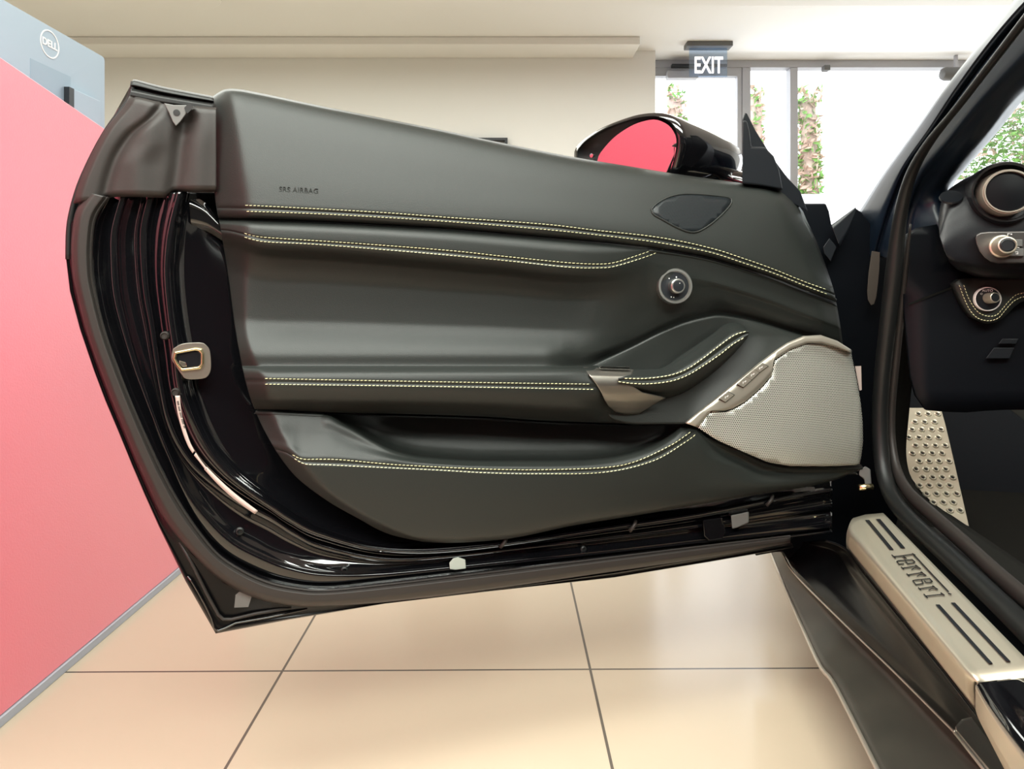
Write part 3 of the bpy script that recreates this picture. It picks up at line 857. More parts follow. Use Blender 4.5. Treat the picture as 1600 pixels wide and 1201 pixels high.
# thin lever behind the handle and the metal bracket
dprism('release_lever', [(936, 573.2), (940, 571.8), (983, 572.8), (985, 576.2), (980, 577.2), (938, 576)], 0.006, -0.004, M['chrome'], trim, 0.0005)
bk = [([(911, 573), (937, 574.5), (960, 575.5), (990, 577)], -0.012), ([(916, 579), (938, 580), (960, 581), (988, 582)], 0.008),
      ([(923, 588), (942, 588.5), (962, 589), (986, 589)], 0.0215), ([(932, 600), (950, 600), (966, 600), (985, 601)], 0.024),
      ([(939, 612), (956, 612), (975, 612), (1005, 614)], 0.021), ([(944, 624), (962, 625), (985, 625), (1040, 622)], 0.012),
      ([(951, 635), (968, 636), (988, 636), (1020, 633)], 0.0), ([(962, 643.5), (975, 645), (988, 645), (1004, 643)], -0.010), ([(975, 647), (983, 647.5), (990, 647.6), (997, 647.4)], -0.018)]
railloft('handle_bracket', bk, M['titand'], trim, sub=8, cross=6, thick=0.002)

# ---- switch plate
po = [(1070, 660), (1090, 643.5), (1108, 629.5), (1133, 609), (1160, 587), (1185, 567), (1205, 552), (1213, 546), (1230, 535), (1255, 524.5), (1282, 523), (1308, 532), (1330, 546)]
pi = [(1091, 668), (1112, 641.5), (1133, 642), (1145, 639.5), (1166, 628), (1190, 606), (1206, 587), (1209, 563), (1236, 545.5), (1262, 536.5), (1285, 537), (1308, 543), (1330, 551.5)]
plate = railloft('switch_plate', [(po, 0.000, False), (mix(po, pi, 0.08), 0.0085, False), (mix(po, pi, 0.3), 0.0115, False), (mix(po, pi, 0.75), 0.0125, False), (mix(po, pi, 0.93), 0.0095, False), (pi, -0.002, False)],
                 M['titan'], trim, sub=6, cross=5, thick=0.001)
for q, lab in (([(1124, 622.5), (1133.7, 628), (1147, 617), (1137.6, 611.6)], 'lone'), ([(1152, 600), (1161.7, 605), (1174.4, 593.7), (1165, 588.4)], 'a'),
               ([(1165.3, 588.2), (1174.7, 593.4), (1186.6, 582), (1178.3, 577.2)], 'b'), ([(1178.7, 577), (1187, 581.7), (1200, 572), (1191, 567.4)], 'c')):
    cx = sum(p[0] for p in q) / 4; cy = sum(p[1] for p in q) / 4
    dprism('switch_gap', [(cx + (p[0] - cx) * 1.10, cy + (p[1] - cy) * 1.10) for p in q], 0.0134, 0.0110, M['ink'], trim, 0)
    dprism('window_switch', q, 0.0145, 0.011, M['titan'], trim, 0.0006)
    gl = bmesh.new()
    for (ox_, oy_, hw, hh) in ((-2.2, 0.9, 0.5, 1.6), (0.4, -0.5, 1.1, 0.5), (1.8, -1.6, 0.5, 1.0)):
        v = [gl.verts.new(D(cx + ox_ + sx_ * hw, cy + oy_ + sy_ * hh, 0.0148)) for sx_, sy_ in ((-1, -1), (1, -1), (1, 1), (-1, 1))]
        gl.faces.new(v)
    frombm('switch_marks', gl, M['white'], trim)

# ---- speaker grille
gr = [(1091, 668), (1112, 641.5), (1133, 644), (1146, 640), (1166, 628), (1191, 606), (1207, 587), (1210, 564), (1236, 546), (1262, 537), (1285, 537.5), (1308, 543), (1330, 551.5), (1335, 575), (1340, 600), (1345, 630), (1348, 660), (1348.5, 690), (1346, 712), (1343, 726.5), (1290, 728.3), (1235, 728), (1200, 722), (1160, 705), (1120, 687)]


def gh(x, y): return 0.004 - 0.012 * np.clip((x - 1230) / 120, 0, 1)**2 - 0.010 * np.clip((y - 690) / 45, 0, 1)**2 + 0.002


grille = cdt_fill('speaker_grille', gr, gh, 9, M['grille'], trim)
dprism('warning_sticker', [(1336, 572), (1345.5, 571.5), (1346.5, 609), (1343, 610)], -0.020, -0.022, M['label'], trim, 0)
# scuff of pale wear on the leather
# ---------------------------------------------------------------- the door shell
I_ = [(172, 309), (152, 350), (146, 410), (152, 460), (163, 510), (184, 570), (203, 620), (225, 670), (248, 720), (273, 768), (300, 812), (340, 862), (400, 899), (450, 914), (512, 919), (600, 910), (735, 894), (960, 867), (1095, 852), (1237, 836), (1300, 828)]
B_ = [(186, 305), (171, 360), (170, 410), (174, 460), (186, 510), (205, 570), (224, 620), (244, 670), (264, 720), (285, 770), (310, 817), (350, 862), (400, 890), (450, 906), (512, 912), (600, 903), (735, 888), (960, 864), (1095, 849), (1237, 833), (1300, 825)]
C_ = [(234, 303), (222, 355), (222, 405), (227, 460), (236, 510), (243, 560), (250, 605), (260, 655), (277, 695), (305, 732), (350, 768), (388, 791), (425, 810), (460, 833), (505, 855), (600, 874), (700, 869), (960, 840), (1095, 822), (1237, 800), (1300, 790)]
E_ = [(278, 300), (266, 345), (259, 385), (257, 430), (262, 490), (270, 545), (276, 600), (288, 640), (305, 680), (325, 712), (352, 742), (385, 768), (420, 792), (450, 812), (495, 834), (600, 860), (735, 857), (960, 825), (1095, 805), (1237, 776), (1300, 765)]
T_ = [(350, 300), (358, 360), (366, 430), (376, 480), (385, 520), (395, 560), (405, 600), (418, 640), (438, 680), (455, 712), (475, 735), (500, 758), (530, 776), (560, 794), (595, 812), (660, 838), (740, 838), (960, 803), (1095, 780), (1237, 755), (1300, 742)]


def nud(a, dx, dy): return [(p[0] + dx, p[1] + dy) for p in a]
shell_rails = [(I_, -0.038), (mix(I_, B_, 0.2), -0.0470), (mix(I_, B_, 0.4), -0.0490), (mix(I_, B_, 0.8), -0.0440), (mix(B_, C_, 0.03), -0.0400), (mix(B_, C_, 0.07), -0.0385), (mix(B_, C_, 0.24), -0.0390), (mix(B_, C_, 0.30), -0.043), (mix(B_, C_, 0.55), -0.0515), (mix(B_, C_, 0.80), -0.0560),
               (mix(B_, C_, 0.86), -0.050), (mix(B_, C_, 0.93), -0.0415), (mix(B_, C_, 0.97), -0.0402), (mix(C_, E_, 0.18), -0.0405), (mix(C_, E_, 0.25), -0.047), (mix(C_, E_, 0.34), -0.0500),
               (mix(C_, E_, 0.56), -0.0410), (mix(C_, E_, 0.62), -0.0405), (mix(C_, E_, 0.84), -0.0310), (mix(C_, E_, 0.90), -0.0305), (E_, -0.0270), (mix(E_, T_, 0.07), -0.0272), (mix(E_, T_, 0.10), -0.032), (mix(E_, T_, 0.2), -0.046), (mix(E_, T_, 0.6), -0.060), (T_, -0.070)]
shell = railloft('door_shell', shell_rails, M['paint'], car, sub=9, cross=5, thick=0.004)

# outer skin with the pointed lower corner
S_ = [(118, 300), (105, 350), (103, 405), (109, 455), (125, 515), (147, 580), (164, 625), (184, 672), (206, 726), (226, 773), (248, 822), (290, 908), (337, 989.5), (337, 989.5), (450, 968), (600, 943), (760, 924), (960, 902), (1100, 879), (1240, 855)]
O_ = [(137, 300), (113, 350), (111, 405), (118, 455), (134, 515), (157, 580), (174, 625), (193, 672), (216, 726), (235, 768), (257, 812), (300, 866), (350, 911), (400, 935), (450, 946.5), (600, 940), (760, 923), (960, 895), (1100, 872), (1237, 848)]
skin = railloft('door_skin', [(S_, -0.115, False), (S_, -0.056, False), (mix(S_, O_, 0.12), -0.050, False), (mix(S_, O_, 0.3), -0.0515, False), (mix(S_, O_, 1.0), -0.044, False)], M['satin'], car, sub=8, cross=4)
# outer body panel of the door (the far side)
outl = [(207, 128), (165, 203), (140, 247), (118, 300), (105, 350), (103, 405), (109, 455), (125, 515), (147, 580), (184, 672), (226, 773), (290, 908), (337, 988.5), (450, 967), (600, 942), (760, 923), (960, 901), (1100, 878), (1240, 854),
        (1290, 700), (1290, 450), (1250, 325), (1222, 305), (1060, 285), (895, 262), (700, 225), (500, 185), (345, 160)]
cdt_fill('outer_body_panel', outl, lambda x, y: -0.085 - 0.055 * np.sin(np.clip((y - 200) / 700, 0, 1) * math.pi) + 0 * x, 40, M['paint'], skin, thick=0.003)

# rubber seal band
so = [(137, 300), (118, 330), (111, 375), (112, 420), (118, 455), (135, 520), (162, 595), (192, 670), (224, 745), (257, 812), (305, 870), (350, 910), (400, 935), (450, 946), (500, 947.5), (600, 940.5), (760, 922), (900, 901.5), (1100, 872), (1235, 848)]
si = [(172, 309), (152, 340), (146, 380), (146, 420), (150, 452), (167, 520), (194, 595), (225, 670), (260, 745), (298, 808), (340, 862), (378, 888), (420, 907), (465, 916.5), (512, 919.5), (600, 910.5), (760, 891.5), (900, 875), (1100, 851), (1235, 836)]
seal = railloft('door_seal', [(so, -0.046), (mix(so, si, 0.1), -0.030), (mix(so, si, 0.35), -0.0225), (mix(so, si, 0.68), -0.0225), (mix(so, si, 0.80), -0.0260), (mix(so, si, 0.84), -0.0275), (mix(so, si, 0.88), -0.0255), (mix(so, si, 0.96), -0.030), (si, -0.046)], M['rubber'], shell, sub=9, cross=5, thick=0.002)

# moulded rubber cap at the upper rear corner
capL = pch([100, 126, 150, 205, 247, 300, 330], [214, 207, 202, 162, 140, 119, 112])
capR = lambda y: np.full_like(np.asarray(y, float), 338.0)
capT = cu((100, 152), (200, 150), (215, 151.5), (245, 158), (262, 160), (300, 165), (340, 168))
capB = cu((100, 318), (140, 318), (158, 316), (166, 311), (176, 308), (200, 307.5), (258, 309), (264, 305), (272, 301), (285, 299.5), (340, 300))


def folds(x, y):
    def gz(pts, amp, wd):
        f = pch([p[1] for p in pts], [p[0] for p in pts]); return amp * np.exp(-((x - f(y)) / wd)**2)
    v = gz([(262, 150), (240, 180), (205, 210), (180, 250), (165, 300), (160, 330)], -0.006, 10)
    v += gz([(275, 150), (290, 190), (283, 220), (278, 260), (270, 310)], -0.007, 13)
    v += gz([(240, 150), (232, 220), (215, 260), (215, 320)], 0.006, 24)
    v += gz([(320, 150), (318, 200), (312, 250), (310, 310)], 0.003, 16)
    v += -0.010 * sp((capL(y) + 10 - x) / 10.0)
    return v


cap, HC = patch('seal_corner_cap', capL, capR, [(capT, -0.035), (off(capT, 8), -0.029), (lerpf(capT, capB, 0.5), -0.026), (off(capB, -8), -0.026), (capB, -0.034)], M['rubber'], shell, ncol=90, step=4, extra=folds, leftdense=False)
# outer edge strip down the corner and window seal on top
tube('edge_strip', [D(p[0], p[1], -0.052) for p in resample([(209, 128), (204, 152), (185, 179), (166, 206), (143, 248), (122, 297), (109, 350), (107, 405)], 40)], 0.0036, M['rubberd'], shell, 10)
ws = [([(207, 125.5), (213, 124.5), (250, 134), (290, 142), (332, 150)], -0.062), ([(207, 128), (213, 128), (250, 138), (290, 146), (334, 154)], -0.048), ([(206, 134), (212, 134), (250, 143), (290, 150.5), (334, 158)], -0.046),
      ([(205, 137), (211, 137), (250, 147), (290, 153.5), (334, 160)], -0.055), ([(204, 142), (210, 143), (250, 151), (290, 158), (334, 165)], -0.034), ([(204, 150), (210, 151), (250, 159), (290, 165), (334, 171)], -0.034)]
railloft('window_seal', ws, M['rubberd'], shell, sub=6, cross=4, thick=0.002)
# fixing plate with hole
dprism('fixing_plate', [(256, 161), (272, 164), (290, 164), (304, 166), (292, 176), (282, 190), (275, 197), (270, 190), (264, 176)], -0.018, -0.030, M['greyplate'], shell, 0.001)
lathe('plate_hole', D(276, 176, -0.0178), Vector((0.28, -0.95, 0)), [(0.0042, 0), (0.0042, 0.0004), (0.001, 0.0005)], M['ink'], shell, 20)
dprism('seal_clip', [(288, 168), (296, 160), (299, 164), (303, 167), (293, 177), (290, 175)], -0.0165, -0.019, M['ink'], shell, 0)

# glossy upper striker pocket edges next to the trim
railloft('shell_rib', [([(300, 305), (322, 318), (342, 345)], -0.056), ([(296, 318), (320, 330), (344, 352)], -0.046), ([(298, 345), (322, 350), (348, 365)], -0.046), ([(300, 355), (325, 362), (350, 378)], -0.058)], M['paint'], shell, sub=6, cross=4)

# latch
lat = [(270, 545), (285, 537), (312, 535), (321, 538), (328, 548), (330, 572), (327, 584), (318, 591), (292, 592), (284, 585), (275, 572), (268, 560)]
dprism('latch_plate', lat, -0.020, -0.045, M['titand'], shell, 0.003, 40)
lo = [(272, 549), (306, 542.5), (316, 544), (319, 551), (319, 568), (314, 577), (283, 580.5), (274, 570), (269, 560)]
li = [(277, 553), (304, 548), (309, 549), (313, 553), (313, 569), (309, 572), (285, 575), (279, 567), (275, 560)]
railloft('latch_frame', [(lo + [lo[0]], -0.0205, False), (mix(lo, li, .3) + [mix(lo, li, .3)[0]], -0.0155, False), (mix(lo, li, .75) + [mix(lo, li, .75)[0]], -0.0155, False), (li + [li[0]], -0.024, False)], M['brass'], shell, sub=4, cross=3)
dprism('latch_opening', li, -0.0193, -0.0205, M['jamb'], shell, 0)
dprism('latch_claw', [(280, 563), (290, 566), (292, 572), (285, 573), (280, 568)], -0.0175, -0.0195, M['chrome'], shell, 0.0005)
for (x, y) in ((258, 524), (275, 612)):
    lathe('shell_bolt', D(x, y, -0.030), Vector((0.28, -0.95, 0.0)), [(0.0056, 0), (0.0056, 0.004), (0.004, 0.006), (0.0035, 0.0045)], M['rubber'], shell, 14)
# certification labels along the flange
la = [(273.5, 618), (276.5, 640), (281, 660), (287, 680), (294, 697), (301, 708)]; lb = [(281, 618), (283, 640), (287, 660), (292.5, 678), (298.5, 694), (304, 704)]
railloft('certification_label', [(la, -0.0165), (lb, -0.0165)], M['label'], shell, sub=5, cross=1, thick=0.0004)
la2 = [(303, 711), (312, 722), (322, 735)]; lb2 = [(306, 707), (314, 719), (324, 732)]
railloft('certification_label', [(la2, -0.0165), (lb2, -0.0165)], M['label'], shell, sub=5, cross=1, thick=0.0004)
la3 = [(319, 733), (340, 756), (365, 779), (398, 803)]; lb3 = [(323, 729), (345, 751), (370, 773), (403, 798)]
railloft('certification_label', [(la3, -0.0165), (lb3, -0.0165)], M['label'], shell, sub=6, cross=1, thick=0.0004)
tx = [(278, 627), (279.5, 636), (282, 646), (285, 657), (288.5, 668)]
inkb = bmesh.new()
for k in range(22):
    f = k / 21 * (len(tx) - 1); i = min(int(f), len(tx) - 2); u = f - i
    x = tx[i][0] * (1 - u) + tx[i + 1][0] * u; y = tx[i][1] * (1 - u) + tx[i + 1][1] * u
    if k % 5 == 4: continue
    v = [inkb.verts.new(D(x + a, y + b, -0.0160)) for a, b in ((-1.6, -.6), (1.4, -.6), (1.4, .5), (-1.6, .5))]; inkb.faces.new(v)
frombm('label_print', inkb, M['ink'], shell)
# lower corner: stamped lines and a little grey sticker
tube('corner_bead', [D(*p) for p in ((281, 846, -0.048), (300, 880, -0.047), (322, 925, -0.047), (341, 960, -0.047), (349, 967, -0.047), (362, 967, -0.047), (400, 958, -0.047), (455, 949, -0.046))], 0.0022, M['rubber'], shell, 8)
tube('hem_bead', [D(*p) for p in ((293, 900, -0.049), (300, 908, -0.048), (310, 925, -0.048), (322, 947, -0.048), (331, 966, -0.048), (335, 981, -0.048), (341, 985, -0.048), (352, 981, -0.048), (368, 973, -0.048), (420, 964, -0.048), (480, 951, -0.048))], 0.0014, M['paint'], shell, 8)
dprism('grey_sticker', [(368, 929), (374, 924), (393, 932), (388, 948), (366, 949)], -0.0440, -0.048, M['greyplate'], shell, 0)
# grommets, plug and fasteners in the lower channel
nD = Vector((0.28, -0.95, 0.1))
for (x, y, r_, d_) in ((375, 829, 0.0052, -0.047), (538, 890, 0.0052, -0.050), (911, 857, 0.0048, -0.048)):
    lathe('grommet', D(x, y, d_), nD, [(r_, 0), (r_, 0.003), (r_ * 0.6, 0.004), (r_ * 0.5, 0.001)], M['rubberd'], shell, 18)
dprism('foam_plug', [(702, 879), (708, 872), (716, 870), (727, 874), (728, 888), (712, 890), (703, 889)], -0.036, -0.046, mat('pale_foam', (0.42, 0.47, 0.42), 0.8), shell, 0.001)
for q, mm in (([(1098, 812), (1128, 808), (1134, 830), (1128, 842), (1108, 845), (1100, 838)], 'paint'), ([(1142, 805), (1170, 799), (1170, 816), (1152, 824), (1144, 826)], 'greyplate')):
    dprism('rubber_block', q, -0.030, -0.046, M[mm], shell, 0.002)
for (x, y) in ((788, 847), (990, 822), (1204, 782)):
    tube('seal_clip', [D(x - 6, y + 7, -0.026), D(x - 2, y + 3, -0.022), D(x + 2, y - 3, -0.022), D(x + 3, y - 8, -0.03)], 0.003, M['rubber'], shell, 8)

# ---------------------------------------------------------------- mirror and its sail panel
ang = Vector((-0.70, -0.72, -0.10)).normalized(); mc = AT(985, 240, 1.22)


def MP(x, y): return RP(x, y, mc, ang)


rim = [(897, 250), (896, 240), (900, 229), (915, 215), (945, 197), (985, 182), (1010, 177), (1030, 177), (1048, 183), (1060, 196), (1066, 216), (1063, 240), (1053, 272), (1035, 298), (1000, 314), (960, 312), (925, 297), (905, 275)]
rimP = [MP(*p) for p in [tuple(q) for q in resample(rim + [rim[0]], 73)[:-1]]]
cen = sum(rimP, Vector()) / len(rimP)
gl_ = [(931, 262), (932, 248), (938, 236), (958, 214), (985, 196), (1008, 188), (1025, 187), (1042, 195), (1052, 208), (1055, 222), (1052, 245), (1043, 272), (1030, 290), (1000, 302), (965, 300), (940, 284)]
glP = [MP(*p) for p in [tuple(q) for q in resample(gl_ + [gl_[0]], 61)[:-1]]]
back = -ang; side = Vector((0.72, -0.70, 0)).normalized()
prof = [(0.93, 0.0, 0, 0), (1.0, 0.002, 0, 0), (1.02, 0.012, 0, 0), (1.0, 0.04, 0.004, -0.002), (0.90, 0.09, 0.022, -0.008), (0.76, 0.145, 0.042, -0.012), (0.62, 0.190, 0.058, -0.018), (0.46, 0.215, 0.066, -0.020), (0.2, 0.228, 0.070, -0.022)]
rows = []
for s_, t_, sx_, sz_ in prof:
    rows.append([cen + (p - cen) * s_ + back * t_ + side * sx_ + Vector((0, 0, sz_)) for p in rimP])
bm_rows = [v for r in rows for v in r]; n_ = len(rimP)
fs = [(i * n_ + k, i * n_ + (k + 1) % n_, (i + 1) * n_ + (k + 1) % n_, (i + 1) * n_ + k) for i in range(len(rows) - 1) for k in range(n_)]
fs.append(tuple((len(rows) - 1) * n_ + k for k in range(n_)))
wm = mesh('wing_mirror', bm_rows, fs, M['paint'], car, True)
gc = sum(glP, Vector()) / len(glP)
ringv = [cen + (p - cen) * 0.94 + ang * 0.0 for p in rimP]
# black inner surround and the mirror glass
sur = mesh('mirror_surround', [cen + (p - cen) * 0.945 + back * 0.001 for p in rimP] + [cen + (p - cen) * 0.90 + back * 0.014 for p in rimP] + [cen + back * 0.014],
           [(k, (k + 1) % n_, n_ + (k + 1) % n_, n_ + k) for k in range(n_)] + [(n_ + k, n_ + (k + 1) % n_, 2 * n_) for k in range(n_)], M['rubberd'], wm, True)
prism('mirror_glass', [p + back * 0.004 for p in glP], [p + back * 0.010 for p in glP], M['mirror'], wm, 0)
lathe('mirror_sensor', MP(925, 243) + back * -0.001, ang, [(0.004, -0.004), (0.004, 0.001), (0.002, 0.0012)], M['chrome'], wm, 14)
armp = [AT(1105, 262, 1.33), AT(1118, 268, 1.30), AT(1135, 275, 1.27), AT(1165, 284, 1.24), AT(1200, 296, 1.24)]
tube('mirror_arm', armp, 0.022, M['paint'], wm, 16, 0.7, radii=[0.030, 0.026, 0.022, 0.022, 0.026])
dprism('mirror_sail', [(1164, 176), (1167, 177), (1180, 203), (1205, 243), (1230, 277), (1250, 298), (1262, 330), (1215, 305), (1160, 292), (1160, 186)], -0.050, -0.075, M['plastic'], car, 0.002)
dprism('sail_cover', [(1161, 188), (1167, 189), (1171, 205), (1174, 229), (1195, 230), (1209, 244), (1217, 265), (1223, 296), (1190, 290), (1159.5, 287)], -0.030, -0.052, M['plastic'], car, 0.003)

# ---------------------------------------------------------------- body: pillar, jamb, sill
P1 = [(1640, -62), (1592, -8), (1537, 60), (1480, 133), (1430, 203), (1380, 272), (1344, 328), (1330, 345), (1318, 400)]
P2 = [(1690, -62), (1625, -8), (1562, 60), (1503, 138), (1458, 205), (1418, 262), (1398, 310), (1385, 350), (1370, 400)]
P3 = [(1760, -62), (1700, 10), (1620, 85), (1545, 160), (1490, 225), (1447, 275), (1425, 320), (1415, 360), (1405, 410)]
P4 = [(1800, -40), (1740, 20), (1664, 98), (1602, 153), (1560, 205), (1514, 258), (1486, 300), (1500, 350), (1500, 410)]
def ps(x, y, s): return CS(x, y, s)
M['pillar'] = mat('pillar_black_flare_tint', (0.005, 0.012, 0.024), 0.36, spec=0.5)  # black trim, blue cast of lens flare put into its base colour
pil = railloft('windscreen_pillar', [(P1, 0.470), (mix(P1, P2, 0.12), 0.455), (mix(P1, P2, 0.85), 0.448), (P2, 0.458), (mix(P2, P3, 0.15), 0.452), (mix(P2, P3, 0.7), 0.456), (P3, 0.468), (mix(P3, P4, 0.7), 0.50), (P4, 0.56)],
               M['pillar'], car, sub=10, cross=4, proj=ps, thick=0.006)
# door aperture seal along the jamb and the sill
cen_s = [(1640, -20), (1560, 85), (1498, 165), (1450, 225), (1421, 280), (1405, 350), (1396, 430), (1388, 500), (1379, 580), (1375, 640), (1376, 695), (1382, 742), (1398, 783), (1432, 822), (1482, 868), (1540, 922), (1600, 980), (1680, 1060), (1780, 1150)]
cc = resample(cen_s, 120)
tube('aperture_seal', [CS(p[0], p[1], 0.415) for p in cc], 0.0135, M['rubberd'], car, 14, radii=[0.005 + 0.0085 * min(1, max(0, (i - 22) / 22)) for i in range(len(cc))])
cc2 = [(1660, 0), (1580, 92), (1518, 170), (1470, 230), (1440, 285), (1423, 350), (1412, 430), (1404, 500), (1396, 580), (1391, 640), (1392, 690), (1401, 735), (1420, 770), (1456, 804), (1508, 850), (1562, 900), (1625, 955), (1700, 1025)]
c2r = resample(cc2[5:], 90)
tube('seal_lip', [CS(p[0], p[1], 0.438) for p in c2r], 0.008, M['rubber'], car, 10, 1.6, radii=[0.0015 + 0.0065 * min(1, i / 14) for i in range(len(c2r))])
cc3 = [(x - 14, y + 10) for x, y in cen_s[5:]]

# dark jamb and inner structure
def Jp(px, py, Y=1.42): return AT(px, py, Y)
jam = [(1236, 300), (1253, 318), (1290, 318), (1295, 330), (1299, 352), (1336, 325), (1345, 331), (1385, 380), (1412, 430), (1402, 600), (1400, 720), (1405, 800), (1380, 900), (1330, 1000), (1250, 900), (1222, 862), (1212, 862), (1180, 868), (1180, 500)]
prism('door_jamb', [Jp(x, y, 1.36 + (x - 1230) * 0.0002) for x, y in jam], [Jp(x, y, 1.50) for x, y in jam], M['jamb'], car, 0.003)
railloft('fender_flange', [([(1299, 352), (1318, 338), (1337, 324)], 0), ([(1312, 385), (1325, 362), (1338, 328)], 0)], M['plastic'], car, proj=lambda x, y, d: AT(x, y, 1.345), thick=0.003)
prism('fender_bracket', [AT(x, y, 1.33) for x, y in ((1286, 386), (1296, 372), (1303, 380), (1307, 386), (1298, 408), (1288, 396))], [AT(x, y, 1.36) for x, y in ((1286, 386), (1296, 372), (1303, 380), (1307, 386), (1298, 408), (1288, 396))], M['plastic'], car, 0.001)
gp = [(1362, 392), (1375, 394), (1374, 420), (1372, 442), (1369, 465), (1366, 475), (1361, 477), (1356, 468), (1355, 455), (1357, 427)]
prism('jamb_bright_patch', [AT(x, y, 1.325) for x, y in gp], [AT(x, y, 1.37) for x, y in gp], mat('beige_bright_patch', (0.055, 0.045, 0.036), 0.6), car, 0.001)  # added pale patch standing in for brightness in the jamb, no real plate
# hinge and stop bolt
hp = [(1343, 734), (1352, 728), (1360, 733), (1362, 760), (1352, 758), (1350, 748), (1342, 742)]
prism('door_hinge', [AT(x, y, 1.20) for x, y in hp], [AT(x, y, 1.30) for x, y in hp], M['greyplate'], car, 0.002)
tube('hinge_bolt', [AT(1342, 761, 1.19), AT(1363, 760, 1.19)], 0.0055, M['brass'], car, 12)

# sill plate (tread plate)
n_top = None
pA = CZ(1326, 825, 0.352); pB = CZ(1525, 1062, 0.352); pC = CZ(1380, 801, 0.368); pD = CZ(1600, 1022, 0.368)
ntop = (pB - pA).cross(pC - pA).normalized()
def TP(x, y, d=0.0):
    return RP(x, y, pA + ntop * (d if ntop.z > 0 else -d), ntop)
far = [TP(1325, 822), TP(1330, 808), TP(1352, 803.5), TP(1380, 801)]
near = [TP(1525, 1066), TP(1533, 1062), TP(1560, 1060), TP(1600.5, 1056.5)]
# cross sections along the plate: side bottom, side upper, ridge, crown, inner
sec_far = [CZ(1322, 858, 0.292), CZ(1322, 846, 0.312), TP(1324, 828), TP(1333, 809, 0.001), TP(1352, 803.5, 0.0), TP(1380, 801)]
sec_near = [CZ(1522, 1116, 0.292), CZ(1521, 1095, 0.312), TP(1520, 1064), TP(1540, 1063, 0.001), TP(1560, 1061), TP(1628, 1054)]
rows = []
nS = 24
ridge_dark = TP(1395, 900)
for k in range(nS + 1):
    u = k / nS; r = [a.lerp(b, u) for a, b in zip(sec_far, sec_near)]
    r[0] += CR * 0.001; rows.append(r)
def subdiv_row(r, n=6):
    out = []
    for i in range(len(r) - 1):
        a = r[max(i - 1, 0)]; b = r[i]; c = r[i + 1]; d = r[min(i + 2, len(r) - 1)]
        for t in [j / n for j in range(n)]:
            if i in (3, 4): out.append(b.lerp(c, t)); continue
            out.append(0.5 * ((2 * b) + (-a + c) * t + (2 * a - 5 * b + 4 * c - d) * t * t + (-a + 3 * b - 3 * c + d) * t**3))
    out.append(r[-1]); return out
P = [subdiv_row(r) for r in rows]
sill = gridmesh('sill_plate', P, M['alub'], car, thick=0.004)
def tquad(p, q, wpx, d=0.0006):
    a = np.array(p, float); b = np.array(q, float); t = (b - a) / np.linalg.norm(b - a); n = np.array([1.0, 0.0]) * wpx / 2
    return [TP(*(a - n), d), TP(*(a + n), d), TP(*(b + n), d), TP(*(b - n), d)]
for p, q in (((1355, 812), (1393, 858)), ((1372, 810.5), (1411, 855.5)), ((1465, 944), (1548, 1036)), ((1489, 941), (1576, 1033))):
    v = tquad(p, q, 6.5, 0.0022); vb = tquad(p, q, 6.5, -0.001)
    prism('tread_strip', v, vb, M['plastic'], sill, 0.0003)
lt = []
def LS(pts, wd=1.7): lt.append(([(1380 + x / 10, 820 + y / 10) for x, y in pts], wd))
LS([(135, 465), (190, 515)]); LS([(170, 492), (300, 478), (465, 452)]); LS([(310, 478), (330, 495), (365, 520), (300, 500)], 1.3); LS([(455, 445), (500, 470)], 1.8); LS([(470, 455), (740, 745), (1020, 1040)], 2.3)
LS([(322, 603), (245, 610), (213, 568), (240, 556), (455, 540), (495, 575), (478, 590), (382, 603), (345, 560)])
for ox_, oy_ in ((0, 0), (85, 105), (267, 322)):
    LS([(283 + ox_, 655 + oy_), (322 + ox_, 690 + oy_)]); LS([(303 + ox_, 672 + oy_), (530 + ox_, 636 + oy_)]); LS([(505 + ox_, 625 + oy_), (545 + ox_, 655 + oy_)]); LS([(525 + ox_, 640 + oy_), (585 + ox_, 680 + oy_), (490 + ox_, 668 + oy_), (445 + ox_, 695 + oy_)], 1.4)
LS([(600, 858), (625, 912), (510, 932), (463, 868), (500, 858), (725, 835), (768, 880), (745, 892), (668, 893), (640, 868)])
LS([(635, 1078), (692, 1135)]); LS([(660, 1108), (930, 1080)]); LS([(900, 1058), (955, 1095)], 2); LS([(1020, 1068), (1062, 1078)], 1.8)
vs = []; fs = []
for pts, wd in lt:
    for i in range(len(pts) - 1):
        a = np.array(pts[i]); b = np.array(pts[i + 1]); t = (b - a) / np.linalg.norm(b - a); n = np.array([-t[1], t[0]]) * wd / 2; a = a - t * 0.5; b = b + t * 0.5
        k = len(vs); vs += [TP(*(a - n), 0.0022), TP(*(a + n), 0.0022), TP(*(b + n), 0.0022), TP(*(b - n), 0.0022)]; fs.append((k, k + 1, k + 2, k + 3))
mesh('sill_lettering', vs, fs, M['ink'], sill)

